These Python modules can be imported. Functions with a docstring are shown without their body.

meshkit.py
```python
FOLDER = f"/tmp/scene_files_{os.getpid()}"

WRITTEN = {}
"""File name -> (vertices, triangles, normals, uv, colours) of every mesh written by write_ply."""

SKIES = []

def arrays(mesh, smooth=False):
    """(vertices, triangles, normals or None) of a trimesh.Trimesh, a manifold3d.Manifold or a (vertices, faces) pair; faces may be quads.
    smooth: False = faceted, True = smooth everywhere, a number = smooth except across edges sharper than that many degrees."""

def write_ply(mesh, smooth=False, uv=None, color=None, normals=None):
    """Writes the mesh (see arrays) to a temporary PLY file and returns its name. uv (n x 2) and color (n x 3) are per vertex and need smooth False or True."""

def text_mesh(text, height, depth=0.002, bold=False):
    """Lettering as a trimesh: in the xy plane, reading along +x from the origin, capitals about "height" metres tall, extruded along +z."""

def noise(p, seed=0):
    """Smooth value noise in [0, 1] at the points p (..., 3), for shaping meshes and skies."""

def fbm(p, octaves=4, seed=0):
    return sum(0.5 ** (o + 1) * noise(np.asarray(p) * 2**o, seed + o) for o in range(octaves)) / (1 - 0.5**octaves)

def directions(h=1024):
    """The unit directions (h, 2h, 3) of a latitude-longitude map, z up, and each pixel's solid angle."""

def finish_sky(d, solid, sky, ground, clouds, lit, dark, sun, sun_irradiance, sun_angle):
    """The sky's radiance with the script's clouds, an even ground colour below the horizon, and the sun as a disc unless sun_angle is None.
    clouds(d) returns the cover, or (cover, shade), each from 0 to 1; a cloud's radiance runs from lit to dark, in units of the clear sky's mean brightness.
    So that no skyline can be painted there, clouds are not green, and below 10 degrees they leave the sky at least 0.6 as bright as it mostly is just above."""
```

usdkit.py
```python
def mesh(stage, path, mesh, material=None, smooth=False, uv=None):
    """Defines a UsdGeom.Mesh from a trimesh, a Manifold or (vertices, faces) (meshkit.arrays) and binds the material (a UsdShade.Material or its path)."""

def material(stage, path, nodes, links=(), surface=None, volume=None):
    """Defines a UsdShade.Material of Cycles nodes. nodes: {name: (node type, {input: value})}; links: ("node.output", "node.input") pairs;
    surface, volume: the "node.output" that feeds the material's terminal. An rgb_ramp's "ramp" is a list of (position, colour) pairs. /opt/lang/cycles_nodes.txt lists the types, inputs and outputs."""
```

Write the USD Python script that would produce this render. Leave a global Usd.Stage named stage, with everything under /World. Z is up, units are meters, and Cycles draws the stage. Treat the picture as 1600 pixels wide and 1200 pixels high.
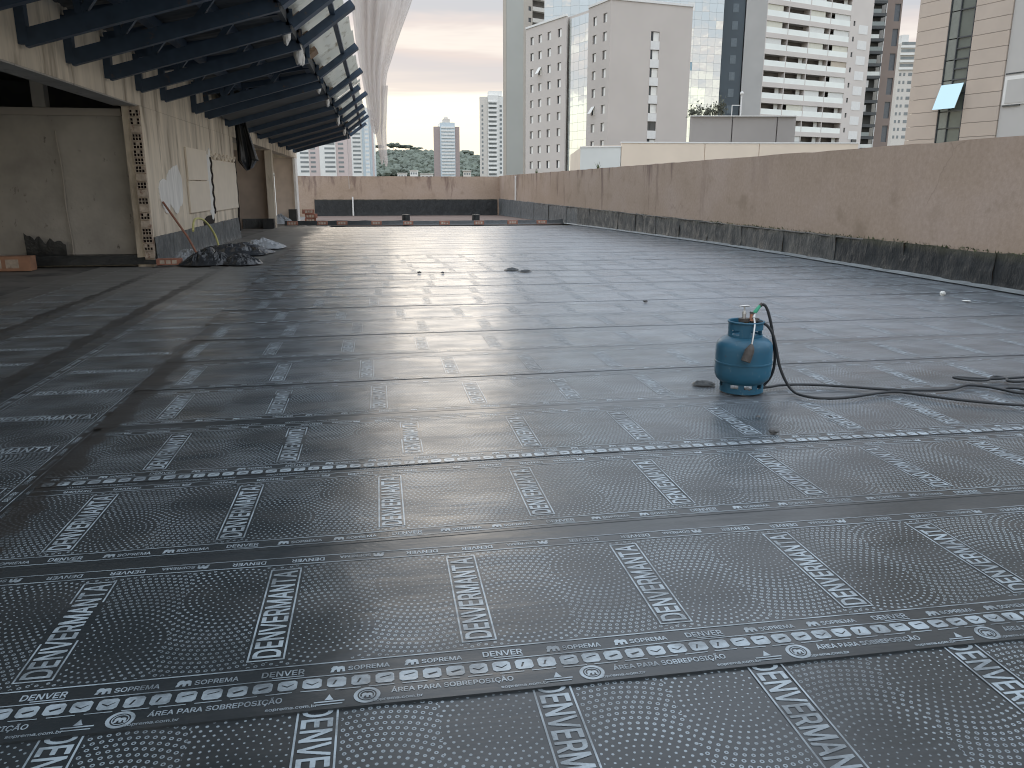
import math, random
import numpy as np, trimesh, shapely
from shapely.geometry import Polygon, box as sbox
from shapely import affinity
import usdkit, meshkit
from pxr import Usd, UsdGeom, UsdLux, UsdShade, Gf, Sdf

rng = np.random.default_rng(7)
random.seed(7)
stage = Usd.Stage.CreateInMemory()
UsdGeom.SetStageUpAxis(stage, UsdGeom.Tokens.z)
UsdGeom.SetStageMetersPerUnit(stage, 1.0)
UsdGeom.Xform.Define(stage, '/World')
UsdGeom.Scope.Define(stage, '/World/Looks')

# ------------------------------------------------------------------ camera
EYE = 1.35
PITCH, YAW, ROLL, FPX = 0.244754643, 0.164506646, 0.001005, 1241.9
cam = UsdGeom.Camera.Define(stage, '/World/camera')
fw = np.array([math.sin(YAW) * math.cos(PITCH), math.cos(YAW) * math.cos(PITCH), -math.sin(PITCH)])
rt = np.array([math.cos(YAW), -math.sin(YAW), 0.0])
up = np.cross(rt, fw)
rt, up = rt * math.cos(ROLL) + up * math.sin(ROLL), -rt * math.sin(ROLL) + up * math.cos(ROLL)
M = Gf.Matrix4d(*[float(v) for v in (*rt, 0, *up, 0, *(-fw), 0, 0, 0, EYE, 1)])
cam.AddTransformOp().Set(M)
cam.CreateHorizontalApertureAttr(36.0)
cam.CreateVerticalApertureAttr(27.0)
cam.CreateFocalLengthAttr(36.0 * FPX / 1600)
cam.CreateClippingRangeAttr(Gf.Vec2f(0.05, 5000))
cam.CreateExposureAttr(0.42)

# ------------------------------------------------------------------ sky and sun
SUN_AZ, SUN_EL = math.radians(2.0), math.radians(6.0)
SUN = (math.sin(SUN_AZ) * math.cos(SUN_EL), math.cos(SUN_AZ) * math.cos(SUN_EL), math.sin(SUN_EL))
SK = 10.0   # cloud radiance in the sky's own units (dome strength is 0.1)
def c10(r, g, b): return (r * SK, g * SK, b * SK)
usdkit.material(stage, '/World/Looks/sky_air', {
    'tc': ('texture_coordinate', {}),
    'sky': ('sky_texture', {'sky_type': 'single_scattering', 'sun_disc': False, 'sun_elevation': SUN_EL, 'sun_rotation': SUN_AZ,
                            'altitude': 600.0, 'aerosol_density': 2.0}),
    'map': ('mapping', {'scale': (2.2, 2.2, 26.0)}),
    'n1': ('noise_texture', {'scale': 1.0, 'detail': 5.0, 'roughness': 0.55, 'distortion': 0.4}),
    'sep': ('separate_xyz', {}),
    'm1': ('math', {'math_type': 'multiply_add', 'value2': 0.085, 'value3': -0.0425}),
    'm2': ('math', {'math_type': 'add'}),
    'ramp': ('rgb_ramp', {'ramp': [(0.0, (0.84, 0.74, 0.60)), (0.04, (0.90, 0.83, 0.68)), (0.085, (0.96, 0.92, 0.74)), (0.102, (0.88, 0.84, 0.73)), (0.110, (0.64, 0.59, 0.56)),
                                   (0.128, (0.52, 0.505, 0.52)), (0.145, (0.61, 0.545, 0.525)), (0.158, (0.74, 0.69, 0.64)), (0.168, (0.62, 0.56, 0.54)), (0.185, (0.475, 0.485, 0.515)), (0.215, (0.47, 0.495, 0.535)),
                                   (0.30, (0.60, 0.62, 0.66)), (0.5, (0.78, 0.86, 0.97)), (1.0, (0.84, 0.94, 1.08))]}),
    'sc': ('mix', {'mix_type': 'multiply', 'fac': 1.0, 'color2': (SK, SK, SK)}),
    'cover': ('mix', {'mix_type': 'mix', 'fac': 0.985}),
    'bg': ('background_shader', {'strength': 0.1}),
}, [('tc.generated', 'map.vector'), ('map.vector', 'n1.vector'), ('tc.generated', 'sep.vector'), ('n1.fac', 'm1.value1'), ('m1.value', 'm2.value1'), ('sep.z', 'm2.value2'),
    ('m2.value', 'ramp.fac'), ('ramp.color', 'sc.color1'), ('sky.color', 'cover.color1'), ('sc.color', 'cover.color2'), ('cover.color', 'bg.color')], surface='bg.background')
dome = UsdLux.DomeLight.Define(stage, '/World/sky')
UsdShade.MaterialBindingAPI.Apply(dome.GetPrim()).Bind(UsdShade.Material.Get(stage, '/World/Looks/sky_air'))
dome.GetPrim().SetCustomDataByKey('kind', 'structure')
sun = UsdLux.DistantLight.Define(stage, '/World/sun')
sun.CreateIntensityAttr(0.12); sun.CreateAngleAttr(40.0); sun.CreateNormalizeAttr(True); sun.CreateColorAttr(Gf.Vec3f(1.0, 0.86, 0.68))
zc_ = np.array(SUN); xc_ = np.cross((0, 0, 1), zc_); xc_ /= np.linalg.norm(xc_); yc_ = np.cross(zc_, xc_)
sun.AddTransformOp().Set(Gf.Matrix4d(*[float(v) for v in (*xc_, 0, *yc_, 0, *zc_, 0, 0, 0, 40, 1)]))

# ------------------------------------------------------------------ helpers: materials
class G:
    """A tiny builder of node graphs: every method returns a 'node.output' reference, numbers are constants."""
    def __init__(s): s.n, s.l, s.k = {}, [], 0
    def add(s, kind, out, **inp):
        s.k += 1; name = f'n{s.k}'; vals = {}
        for k, v in inp.items():
            if isinstance(v, str) and '.' in v and v.split('.')[0] in s.n: s.l.append((v, f'{name}.{k}'))
            else: vals[k] = v
        s.n[name] = (kind, vals)
        return f'{name}.{out}'
    def m(s, op, a, b=0.0, c=0.0): return s.add('math', 'value', math_type=op, value1=a, value2=b, value3=c)
    def noise(s, vec, scale=1.0, detail=3.0, rough=0.55, out='fac', **k): return s.add('noise_texture', out, vector=vec, scale=scale, detail=detail, roughness=rough, **k)
    def map(s, vec, scale=(1, 1, 1), loc=(0, 0, 0)): return s.add('mapping', 'vector', vector=vec, scale=scale, location=loc)
    def ramp(s, fac, stops): return s.add('rgb_ramp', 'color', fac=fac, ramp=stops)
    def rampf(s, fac, a, b, lo=0.0, hi=1.0): return s.add('map_range', 'result', range_type='smoothstep', value=fac, from_min=a, from_max=b, to_min=lo, to_max=hi, clamp=True)
    def mix(s, fac, a, b, kind='mix'): return s.add('mix', 'color', mix_type=kind, fac=fac, color1=a, color2=b)
    def pos(s): return s.add('geometry', 'position')
    def done(s, name, surf): return usdkit.material(stage, f'/World/Looks/{name}', s.n, s.l, surface=surf)

def sh(c, k): return tuple(min(1.0, x * k) for x in c)
MATS = {}
def mat(name, *a, **k):
    if name not in MATS: MATS[name] = _mat(name, *a, **k)
    return MATS[name]
def _mat(name, col, rough=0.6, var=0.15, scale=2.0, stretch=(1, 1, 1), bump=0.0, bscale=30.0, bdist=0.01, spec=0.5, metal=0.0, stain=None, smin=0.55, smax=0.7, sscale=1.0, sstretch=(1, 1, 1), coat=0.0, rvar=0.0):
    g = G(); p = g.pos()
    f = g.noise(g.map(p, stretch), scale, 5.0, 0.6)
    c = g.ramp(f, [(0.25, sh(col, 1 - var)), (0.75, sh(col, 1 + var))])
    if stain is not None:
        s = g.rampf(g.noise(g.map(p, sstretch, (3.1, 7.7, 1.3)), sscale, 6.0, 0.62), smin, smax)
        c = g.mix(s, c, stain)
    kw = {}
    if bump: kw['normal'] = g.add('bump', 'normal', height=g.noise(p, bscale, 4.0, 0.6), strength=bump, distance=bdist)
    r = rough if not rvar else g.rampf(g.noise(p, scale * 2.3, 4.0), 0.3, 0.7, rough - rvar, rough + rvar)
    return g.done(name, g.add('principled_bsdf', 'BSDF', base_color=c, roughness=r, specular_ior_level=spec, metallic=metal, coat_weight=coat, **kw))

# ------------------------------------------------------------------ helpers: meshes
class MB:
    """Collects boxes, bars, tubes and sheets into one mesh."""
    def __init__(s): s.v, s.f, s.n = [], [], 0
    def add(s, v, f):
        v = np.asarray(v, float); f = np.asarray(f, int)
        s.v.append(v); s.f.append(f + s.n); s.n += len(v); return s
    def tm(s, m): return s.add(m.vertices, m.faces)
    def box(s, lo, hi):
        m = trimesh.creation.box(bounds=[np.minimum(lo, hi), np.maximum(lo, hi)]); return s.tm(m)
    def bar(s, a, b, w, d, upv=(0, 0, 1)):
        """A box beam from a to b, w wide sideways and d deep along upv."""
        a, b, upv = (np.asarray(q, float) for q in (a, b, upv))
        ax = (b - a) / np.linalg.norm(b - a)
        if abs(ax @ upv) > 0.98: upv = np.array([0, 1.0, 0])
        sd = np.cross(ax, upv); sd /= np.linalg.norm(sd); u2 = np.cross(sd, ax)
        v = [q + sd * sx * w / 2 + u2 * sy * d / 2 for q in (a, b) for sx, sy in ((-1, -1), (1, -1), (1, 1), (-1, 1))]
        f = [[0, 2, 1], [0, 3, 2], [4, 5, 6], [4, 6, 7]] + [t for i in range(4) for t in ([i, (i + 1) % 4, 4 + (i + 1) % 4], [i, 4 + (i + 1) % 4, 4 + i])]
        return s.add(v, f)
    def tube(s, pts, r, n=10, cap=True):
        pts = np.asarray(pts, float); rr = np.broadcast_to(r, len(pts))
        t = np.gradient(pts, axis=0); t /= np.linalg.norm(t, axis=1)[:, None]
        ref = np.array([0, 0, 1.0]) if abs(t[0, 2]) < 0.9 else np.array([1.0, 0, 0])
        u = np.cross(t[0], ref); u /= np.linalg.norm(u); rings = []
        for i in range(len(pts)):
            u = u - t[i] * (u @ t[i]); u /= np.linalg.norm(u); w = np.cross(t[i], u)
            a = np.arange(n) / n * 2 * np.pi
            rings.append(pts[i] + rr[i] * (np.cos(a)[:, None] * u + np.sin(a)[:, None] * w))
        v = np.vstack(rings); f = []
        for i in range(len(pts) - 1):
            for j in range(n):
                a0, a1, b0, b1 = i * n + j, i * n + (j + 1) % n, (i + 1) * n + j, (i + 1) * n + (j + 1) % n
                f += [[a0, a1, b1], [a0, b1, b0]]
        if cap:
            v = np.vstack([v, pts[:1], pts[-1:]]); k = len(v)
            for j in range(n): f += [[k - 2, (j + 1) % n, j], [k - 1, (len(pts) - 1) * n + j, (len(pts) - 1) * n + (j + 1) % n]]
        return s.add(v, f)
    def revolve(s, prof, c=(0, 0, 0), n=40):
        prof = np.asarray(prof, float); a = np.arange(n) / n * 2 * np.pi
        v = np.array([[r * np.cos(t) + c[0], r * np.sin(t) + c[1], z + c[2]] for r, z in prof for t in a]); f = []
        for i in range(len(prof) - 1):
            for j in range(n):
                a0, a1, b0, b1 = i * n + j, i * n + (j + 1) % n, (i + 1) * n + j, (i + 1) * n + (j + 1) % n
                f += [[a0, a1, b1], [a0, b1, b0]]
        return s.add(v, f)
    def grid(s, P):
        """A sheet through the points P (rows, columns, 3)."""
        P = np.asarray(P, float); h, w = P.shape[:2]
        i = np.arange(h * w).reshape(h, w)
        q = np.stack([i[:-1, :-1], i[:-1, 1:], i[1:, 1:], i[1:, :-1]], -1).reshape(-1, 4)
        return s.add(P.reshape(-1, 3), np.vstack([q[:, [0, 1, 2]], q[:, [0, 2, 3]]]))
    def arrays(s): return np.vstack(s.v), np.vstack(s.f)

used = {}
def numbered(parent, name):
    k = (parent, name); used[k] = used.get(k, -1) + 1
    return name if used[k] == 0 else f'{name}_{used[k]:03d}'
def meta(p, label=None, cat=None, group=None, kind=None):
    p = p.GetPrim() if hasattr(p, 'GetPrim') else p
    for k, v in (('label', label), ('category', cat), ('group', group), ('kind', kind)):
        if v: p.SetCustomDataByKey(k, v)
    return p
ORG = {}
def thing(name, label=None, cat=None, loc=(0, 0, 0), group=None, kind=None):
    path = '/World/' + numbered('/World', name)
    x = UsdGeom.Xform.Define(stage, path); x.AddTranslateOp().Set(Gf.Vec3d(*map(float, loc)))
    ORG[path] = np.array(loc, float)
    meta(x, label, cat, group, kind); return path
def part(parent, name, mesh, m, smooth=False, label=None, kind=None, uv=None):
    """A mesh given in world coordinates, put under a thing, a part, or (parent None) at top level."""
    par = parent or '/World'
    path = par + '/' + numbered(par, name)
    org = ORG.get(par, np.zeros(3))
    if isinstance(mesh, MB): v, f = mesh.arrays()
    elif isinstance(mesh, tuple): v, f = mesh
    else: v, f = np.asarray(mesh.vertices), np.asarray(mesh.faces)
    usdkit.mesh(stage, path, (np.asarray(v, float) - org, np.asarray(f)), m, smooth=smooth, uv=uv)
    ORG[path] = org
    meta(stage.GetPrimAtPath(path), label=label, kind=kind)
    return path
def solo(name, mesh, m, label, cat, group=None, smooth=False, kind=None):
    p = part(None, name, mesh, m, smooth)
    meta(stage.GetPrimAtPath(p), label, cat, group, kind); return p

def chaikin(pts, it=3):
    pts = np.asarray(pts, float)
    for _ in range(it):
        a, b = pts[:-1] * 0.75 + pts[1:] * 0.25, pts[:-1] * 0.25 + pts[1:] * 0.75
        pts = np.vstack([pts[:1], np.stack([a, b], 1).reshape(-1, 3), pts[-1:]])
    return pts
def fb(x, y, z=0.0, o=4, seed=0):
    return meshkit.fbm(np.stack(np.broadcast_arrays(np.asarray(x, float), np.asarray(y, float), np.asarray(z, float)), -1), o, seed)

# ------------------------------------------------------------------ materials
blue_steel = mat('blue_steel', (0.036, 0.060, 0.095), 0.5, 0.25, 6, stain=(0.10, 0.075, 0.06), smin=0.62, smax=0.72, sscale=5, bump=0.1)
dark_deck = mat('dark_deck', (0.085, 0.088, 0.088), 0.7, 0.35, 2, (1, 1, 1))
def sheet_material():
    g = G(); p = g.pos()
    st = g.rampf(g.noise(g.map(p, (3, 1, 3)), 2.0, 6.0, 0.62), 0.52, 0.75)
    c = g.mix(st, (0.74, 0.73, 0.68), (0.42, 0.38, 0.31))
    return g.done('translucent_sheet', g.add('mix_closure', 'closure', fac=0.5, closure1=g.add('diffuse_bsdf', 'BSDF', color=c), closure2=g.add('translucent_bsdf', 'BSDF', color=c)))
fascia_white = sheet_material()
wood = mat('raw_wood', (0.30, 0.20, 0.13), 0.8, 0.3, 8, (1, 1, 5), bump=0.2)
foam = mat('white_foam', (0.72, 0.70, 0.66), 0.9, 0.1, 9, bump=0.4, bscale=40)
left_plaster = mat('cement_plaster', (0.66, 0.575, 0.46), 0.9, 0.28, 1.1, (1, 2.4, 0.22), bump=0.35, bscale=14, bdist=0.02, stain=(0.30, 0.25, 0.19), smin=0.46, smax=0.70, sscale=1.5, sstretch=(1, 2.2, 0.35))
grey_concrete = mat('grey_concrete', (0.40, 0.375, 0.335), 0.92, 0.22, 1.6, bump=0.4, bscale=18, bdist=0.02, stain=(0.13, 0.12, 0.105), smin=0.62, smax=0.72, sscale=7, sstretch=(1, 1, 0.5))
brown_plaster = mat('brown_render', (0.58, 0.48, 0.40), 0.92, 0.2, 1.2, bump=0.3, bscale=15, bdist=0.02)
white_patch = mat('white_patch', (0.74, 0.72, 0.68), 0.85, 0.2, 3, (1, 3, 0.5))
cream_board = mat('cream_board', (0.74, 0.65, 0.53), 0.7, 0.06, 3, bump=0.05)
brick_red = mat('red_brick', (0.33, 0.15, 0.105), 0.9, 0.25, 9, bump=0.5, bscale=60)
hollow_brick = mat('dusty_brick', (0.50, 0.42, 0.34), 0.95, 0.35, 9, bump=0.6, bscale=40, stain=(0.22, 0.12, 0.085), smin=0.55, smax=0.7, sscale=6)
hole_dark = mat('brick_hole', (0.02, 0.014, 0.011), 0.95)
black_plastic = mat('black_plastic', (0.022, 0.024, 0.027), 0.22, 0.3, 4, bump=0.5, bscale=14, bdist=0.03)
bitumen = mat('bitumen', (0.022, 0.024, 0.024), 0.42, 0.4, 5, bump=0.5, bscale=25, bdist=0.02, rvar=0.12)
grey_plastic = mat('grey_plastic', (0.30, 0.32, 0.34), 0.45, 0.2, 4, bump=0.5, bscale=10, bdist=0.05)
rust_pole = mat('rusty_pole', (0.26, 0.12, 0.08), 0.7, 0.3, 12)
yellow_hose = mat('yellow_hose', (0.55, 0.52, 0.20), 0.5, 0.15, 20)
rubber = mat('black_rubber', (0.014, 0.016, 0.018), 0.4, 0.25, 20)
brass = mat('old_brass', (0.34, 0.25, 0.14), 0.42, 0.3, 60, metal=0.9)
steel = mat('worn_steel', (0.52, 0.51, 0.49), 0.38, 0.2, 40, metal=0.9)
dark_steel = mat('burnt_steel', (0.075, 0.065, 0.058), 0.6, 0.3, 50, metal=0.4)
green_plastic = mat('green_plastic', (0.05, 0.34, 0.20), 0.45, 0.1, 20)
copper = mat('copper_ring', (0.50, 0.24, 0.16), 0.45, 0.2, 40, metal=0.6)
pale_scrap = mat('pale_scrap', (0.62, 0.62, 0.58), 0.7, 0.2, 10)
stone_grey = mat('grey_stone', (0.10, 0.10, 0.10), 0.85, 0.3, 30, bump=0.4)
moss = mat('wall_moss', (0.085, 0.10, 0.045), 0.95, 0.5, 8)
def cylinder_paint():
    g = G(); p = g.pos()
    f = g.noise(p, 3.0, 4.0); c = g.ramp(f, [(0.3, (0.014, 0.075, 0.125)), (0.7, (0.019, 0.094, 0.15))])
    scr = g.rampf(g.noise(g.map(p, (1, 1, 0.5)), 38.0, 6.0, 0.7), 0.61, 0.66)
    c = g.mix(scr, c, (0.07, 0.13, 0.17))
    dirt = g.rampf(g.noise(p, 9.0, 6.0, 0.65), 0.56, 0.75)
    c = g.mix(g.rampf(g.noise(p, 26.0, 7.0, 0.72), 0.66, 0.69), c, (0.10, 0.05, 0.03))
    c = g.mix(g.m('multiply', dirt, 0.6), c, (0.035, 0.07, 0.09))
    r = g.rampf(g.noise(p, 14.0, 4.0), 0.3, 0.7, 0.34, 0.52)
    return g.done('blue_paint', g.add('principled_bsdf', 'BSDF', base_color=c, roughness=r, normal=g.add('bump', 'normal', height=g.noise(p, 45.0, 3.0), strength=0.12, distance=0.004)))
blue_paint = cylinder_paint()

def parapet_material():
    g = G(); p = g.pos()
    big = g.noise(g.map(p, (0.5, 0.5, 0.7)), 1.0, 5.0, 0.55)
    c = g.ramp(big, [(0.3, (0.35, 0.265, 0.195)), (0.5, (0.40, 0.305, 0.235)), (0.72, (0.445, 0.35, 0.29))])
    fine = g.noise(g.map(p, (1, 1, 1)), 14.0, 5.0, 0.65)
    c = g.mix(0.35, c, g.ramp(fine, [(0.3, (0.29, 0.22, 0.165)), (0.7, (0.49, 0.385, 0.31))]))
    # rain runs: narrow dark tongues, more of them towards the far end
    run = g.noise(g.map(p, (1.5, 1.5, 0.3)), 1.0, 5.0, 0.62)
    zs = g.add('separate_xyz', 'y', vector=p)
    far = g.rampf(zs, 14.0, 24.0, 0.1, 0.75)
    s = g.m('multiply', g.rampf(g.m('add', run, g.m('multiply_add', g.add('separate_xyz', 'z', vector=p), 0.07, -0.085)), 0.55, 0.68), far)
    c = g.mix(s, c, (0.17, 0.115, 0.095))
    blot = g.m('multiply', g.rampf(g.noise(g.map(p, (0.7, 0.7, 0.8), (5, 2, 9)), 1.6, 5.0, 0.6), 0.56, 0.72), 0.55)
    c = g.mix(blot, c, (0.25, 0.19, 0.135))
    vor = g.add('voronoi_texture', 'distance', vector=g.add('mix_vector', 'result', fac=0.12, a=g.map(p, (0.30, 0.30, 0.42)), b=g.noise(p, 1.6, 4.0, out='color')), feature='distance_to_edge', scale=1.0)
    crack = g.m('multiply', g.rampf(vor, 0.0035, 0.0012), g.rampf(g.noise(p, 0.9, 3.0), 0.48, 0.56))
    c = g.mix(g.m('multiply', crack, 0.22), c, (0.13, 0.09, 0.07))
    b = g.add('bump', 'normal', height=g.noise(p, 26.0, 5.0, 0.65), strength=0.35, distance=0.012)
    return g.done('parapet_render', g.add('principled_bsdf', 'BSDF', base_color=c, roughness=0.92, specular_ior_level=0.25, normal=b))
parapet_mat = parapet_material()

def skirt_material(name, base, hi, moss_amount):
    g = G(); p = g.pos(); z = g.add('separate_xyz', 'z', vector=p)
    c = g.ramp(g.noise(g.map(p, (1.6, 1.6, 0.6)), 2.0, 6.0, 0.62), [(0.3, base), (0.75, hi)])
    dust = g.rampf(g.noise(g.map(p, (1, 1, 3)), 6.0, 6.0, 0.7), 0.58, 0.72)
    c = g.mix(g.m('multiply', dust, 0.14), c, (0.17, 0.165, 0.15))
    top = g.m('multiply', g.rampf(g.m('add', z, g.m('multiply', g.noise(p, 5.0, 5.0), 0.22)), 0.46, 0.60), moss_amount)
    c = g.mix(top, c, (0.085, 0.082, 0.05))
    b = g.add('bump', 'normal', height=g.noise(g.map(p, (2, 2, 1)), 3.5, 5.0, 0.6), strength=0.9, distance=0.06)
    return g.done(name, g.add('principled_bsdf', 'BSDF', base_color=c, roughness=g.rampf(g.noise(p, 5.0), 0.3, 0.7, 0.4, 0.7), normal=b))
skirt_mat = skirt_material('black_skirting', (0.012, 0.014, 0.015), (0.030, 0.033, 0.034), 0.55)
skirt_grey = skirt_material('grey_skirting', (0.075, 0.083, 0.088), (0.13, 0.14, 0.14), 0.0)
skirt_aged = skirt_material('aged_skirting', (0.026, 0.029, 0.030), (0.115, 0.115, 0.108), 0.4)
fillet_mat = mat('silver_fillet', (0.20, 0.22, 0.225), 0.42, 0.35, 5)

PITCH_U = 0.63          # repeat of the print along a roll
INK = (0.37, 0.44, 0.485)
def floor_normal(g, p, along):
    sx = (1.1, 8.0, 1.0) if along == 'x' else (8.0, 1.1, 1.0)
    h1 = g.noise(g.map(p, sx), 1.0, 4.0, 0.55)
    h2 = g.noise(p, 3.2, 4.0, 0.55)
    crump = g.m('multiply', g.noise(p, 42.0, 3.0, 0.6), g.rampf(g.noise(p, 1.3, 3.0), 0.5, 0.62, 0.03, 0.22))
    hh = g.m('add', g.m('add', g.m('multiply', h1, 0.9), g.m('multiply', h2, 0.8)), crump)
    return g.add('bump', 'normal', height=hh, strength=0.6, distance=0.0075)
def dust_mask(g, p):
    xyz = g.n  # dusty film: towards the left-hand wall and beyond the near left rolls
    x = g.add('separate_xyz', 'x', vector=p); y = g.add('separate_xyz', 'y', vector=p)
    nz = g.noise(g.map(p, (1.6, 0.5, 1)), 1.0, 6.0, 0.65)
    a = g.rampf(g.m('add', g.m('multiply', x, -1.0), g.m('multiply_add', nz, 1.2, -0.6)), 1.8, 2.6)
    b = g.rampf(g.m('add', y, g.m('multiply_add', nz, 6.0, -3.0)), 9.0, 13.5)
    return g.m('multiply', a, b)
def SOOT(g, p):
    # melted bitumen pressed out along the ends of the rolls on the left
    x = g.add('separate_xyz', 'x', vector=p); y = g.add('separate_xyz', 'y', vector=p)
    n = g.noise(g.map(p, (3.0, 1.6, 1)), 1.6, 6.0, 0.65)
    d = g.m('absolute', g.m('add', g.m('add', x, 1.62), g.m('multiply_add', g.m('subtract', y, 4.5), 0.022, -0.03)))
    near = g.rampf(y, 9.5, 6.0)
    d2 = g.m('minimum', g.m('absolute', g.m('add', x, 2.66)), g.m('absolute', g.m('add', x, 3.60)))
    a = g.m('multiply', near, g.rampf(g.m('subtract', d, g.m('multiply_add', n, 0.42, -0.12)), 0.04, -0.03))
    b = g.m('multiply', g.rampf(y, 15.0, 11.0), g.rampf(g.m('subtract', d2, g.m('multiply_add', n, 0.30, -0.08)), 0.03, -0.02))
    return g.m('maximum', a, b)
def PAINTED_GLARE(g, p):
    # sky glare painted in as pale grey, stronger far off, weaker at both sides
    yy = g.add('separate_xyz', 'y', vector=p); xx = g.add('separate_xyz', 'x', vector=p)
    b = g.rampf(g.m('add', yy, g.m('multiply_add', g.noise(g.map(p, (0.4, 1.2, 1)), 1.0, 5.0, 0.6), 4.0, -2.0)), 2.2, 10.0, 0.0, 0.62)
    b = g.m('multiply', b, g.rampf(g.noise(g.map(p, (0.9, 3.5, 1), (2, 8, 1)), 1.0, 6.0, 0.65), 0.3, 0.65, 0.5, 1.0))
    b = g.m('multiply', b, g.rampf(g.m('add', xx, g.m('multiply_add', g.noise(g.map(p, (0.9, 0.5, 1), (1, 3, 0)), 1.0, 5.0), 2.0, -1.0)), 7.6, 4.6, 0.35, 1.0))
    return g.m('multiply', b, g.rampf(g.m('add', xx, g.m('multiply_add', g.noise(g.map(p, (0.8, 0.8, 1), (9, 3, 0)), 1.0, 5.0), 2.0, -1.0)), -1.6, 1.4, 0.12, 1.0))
def SCUFF(g, p):
    # little burns and tears in the film, in patches
    patch = g.rampf(g.noise(g.map(p, (1, 1, 1), (6, 2, 0)), 1.5, 3.0, 0.6), 0.56, 0.66)
    return g.m('multiply', patch, g.rampf(g.noise(g.map(p, (1, 1.6, 1)), 48.0, 3.0, 0.6, distortion=1.5), 0.60, 0.66, 0.0, 0.85))
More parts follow.
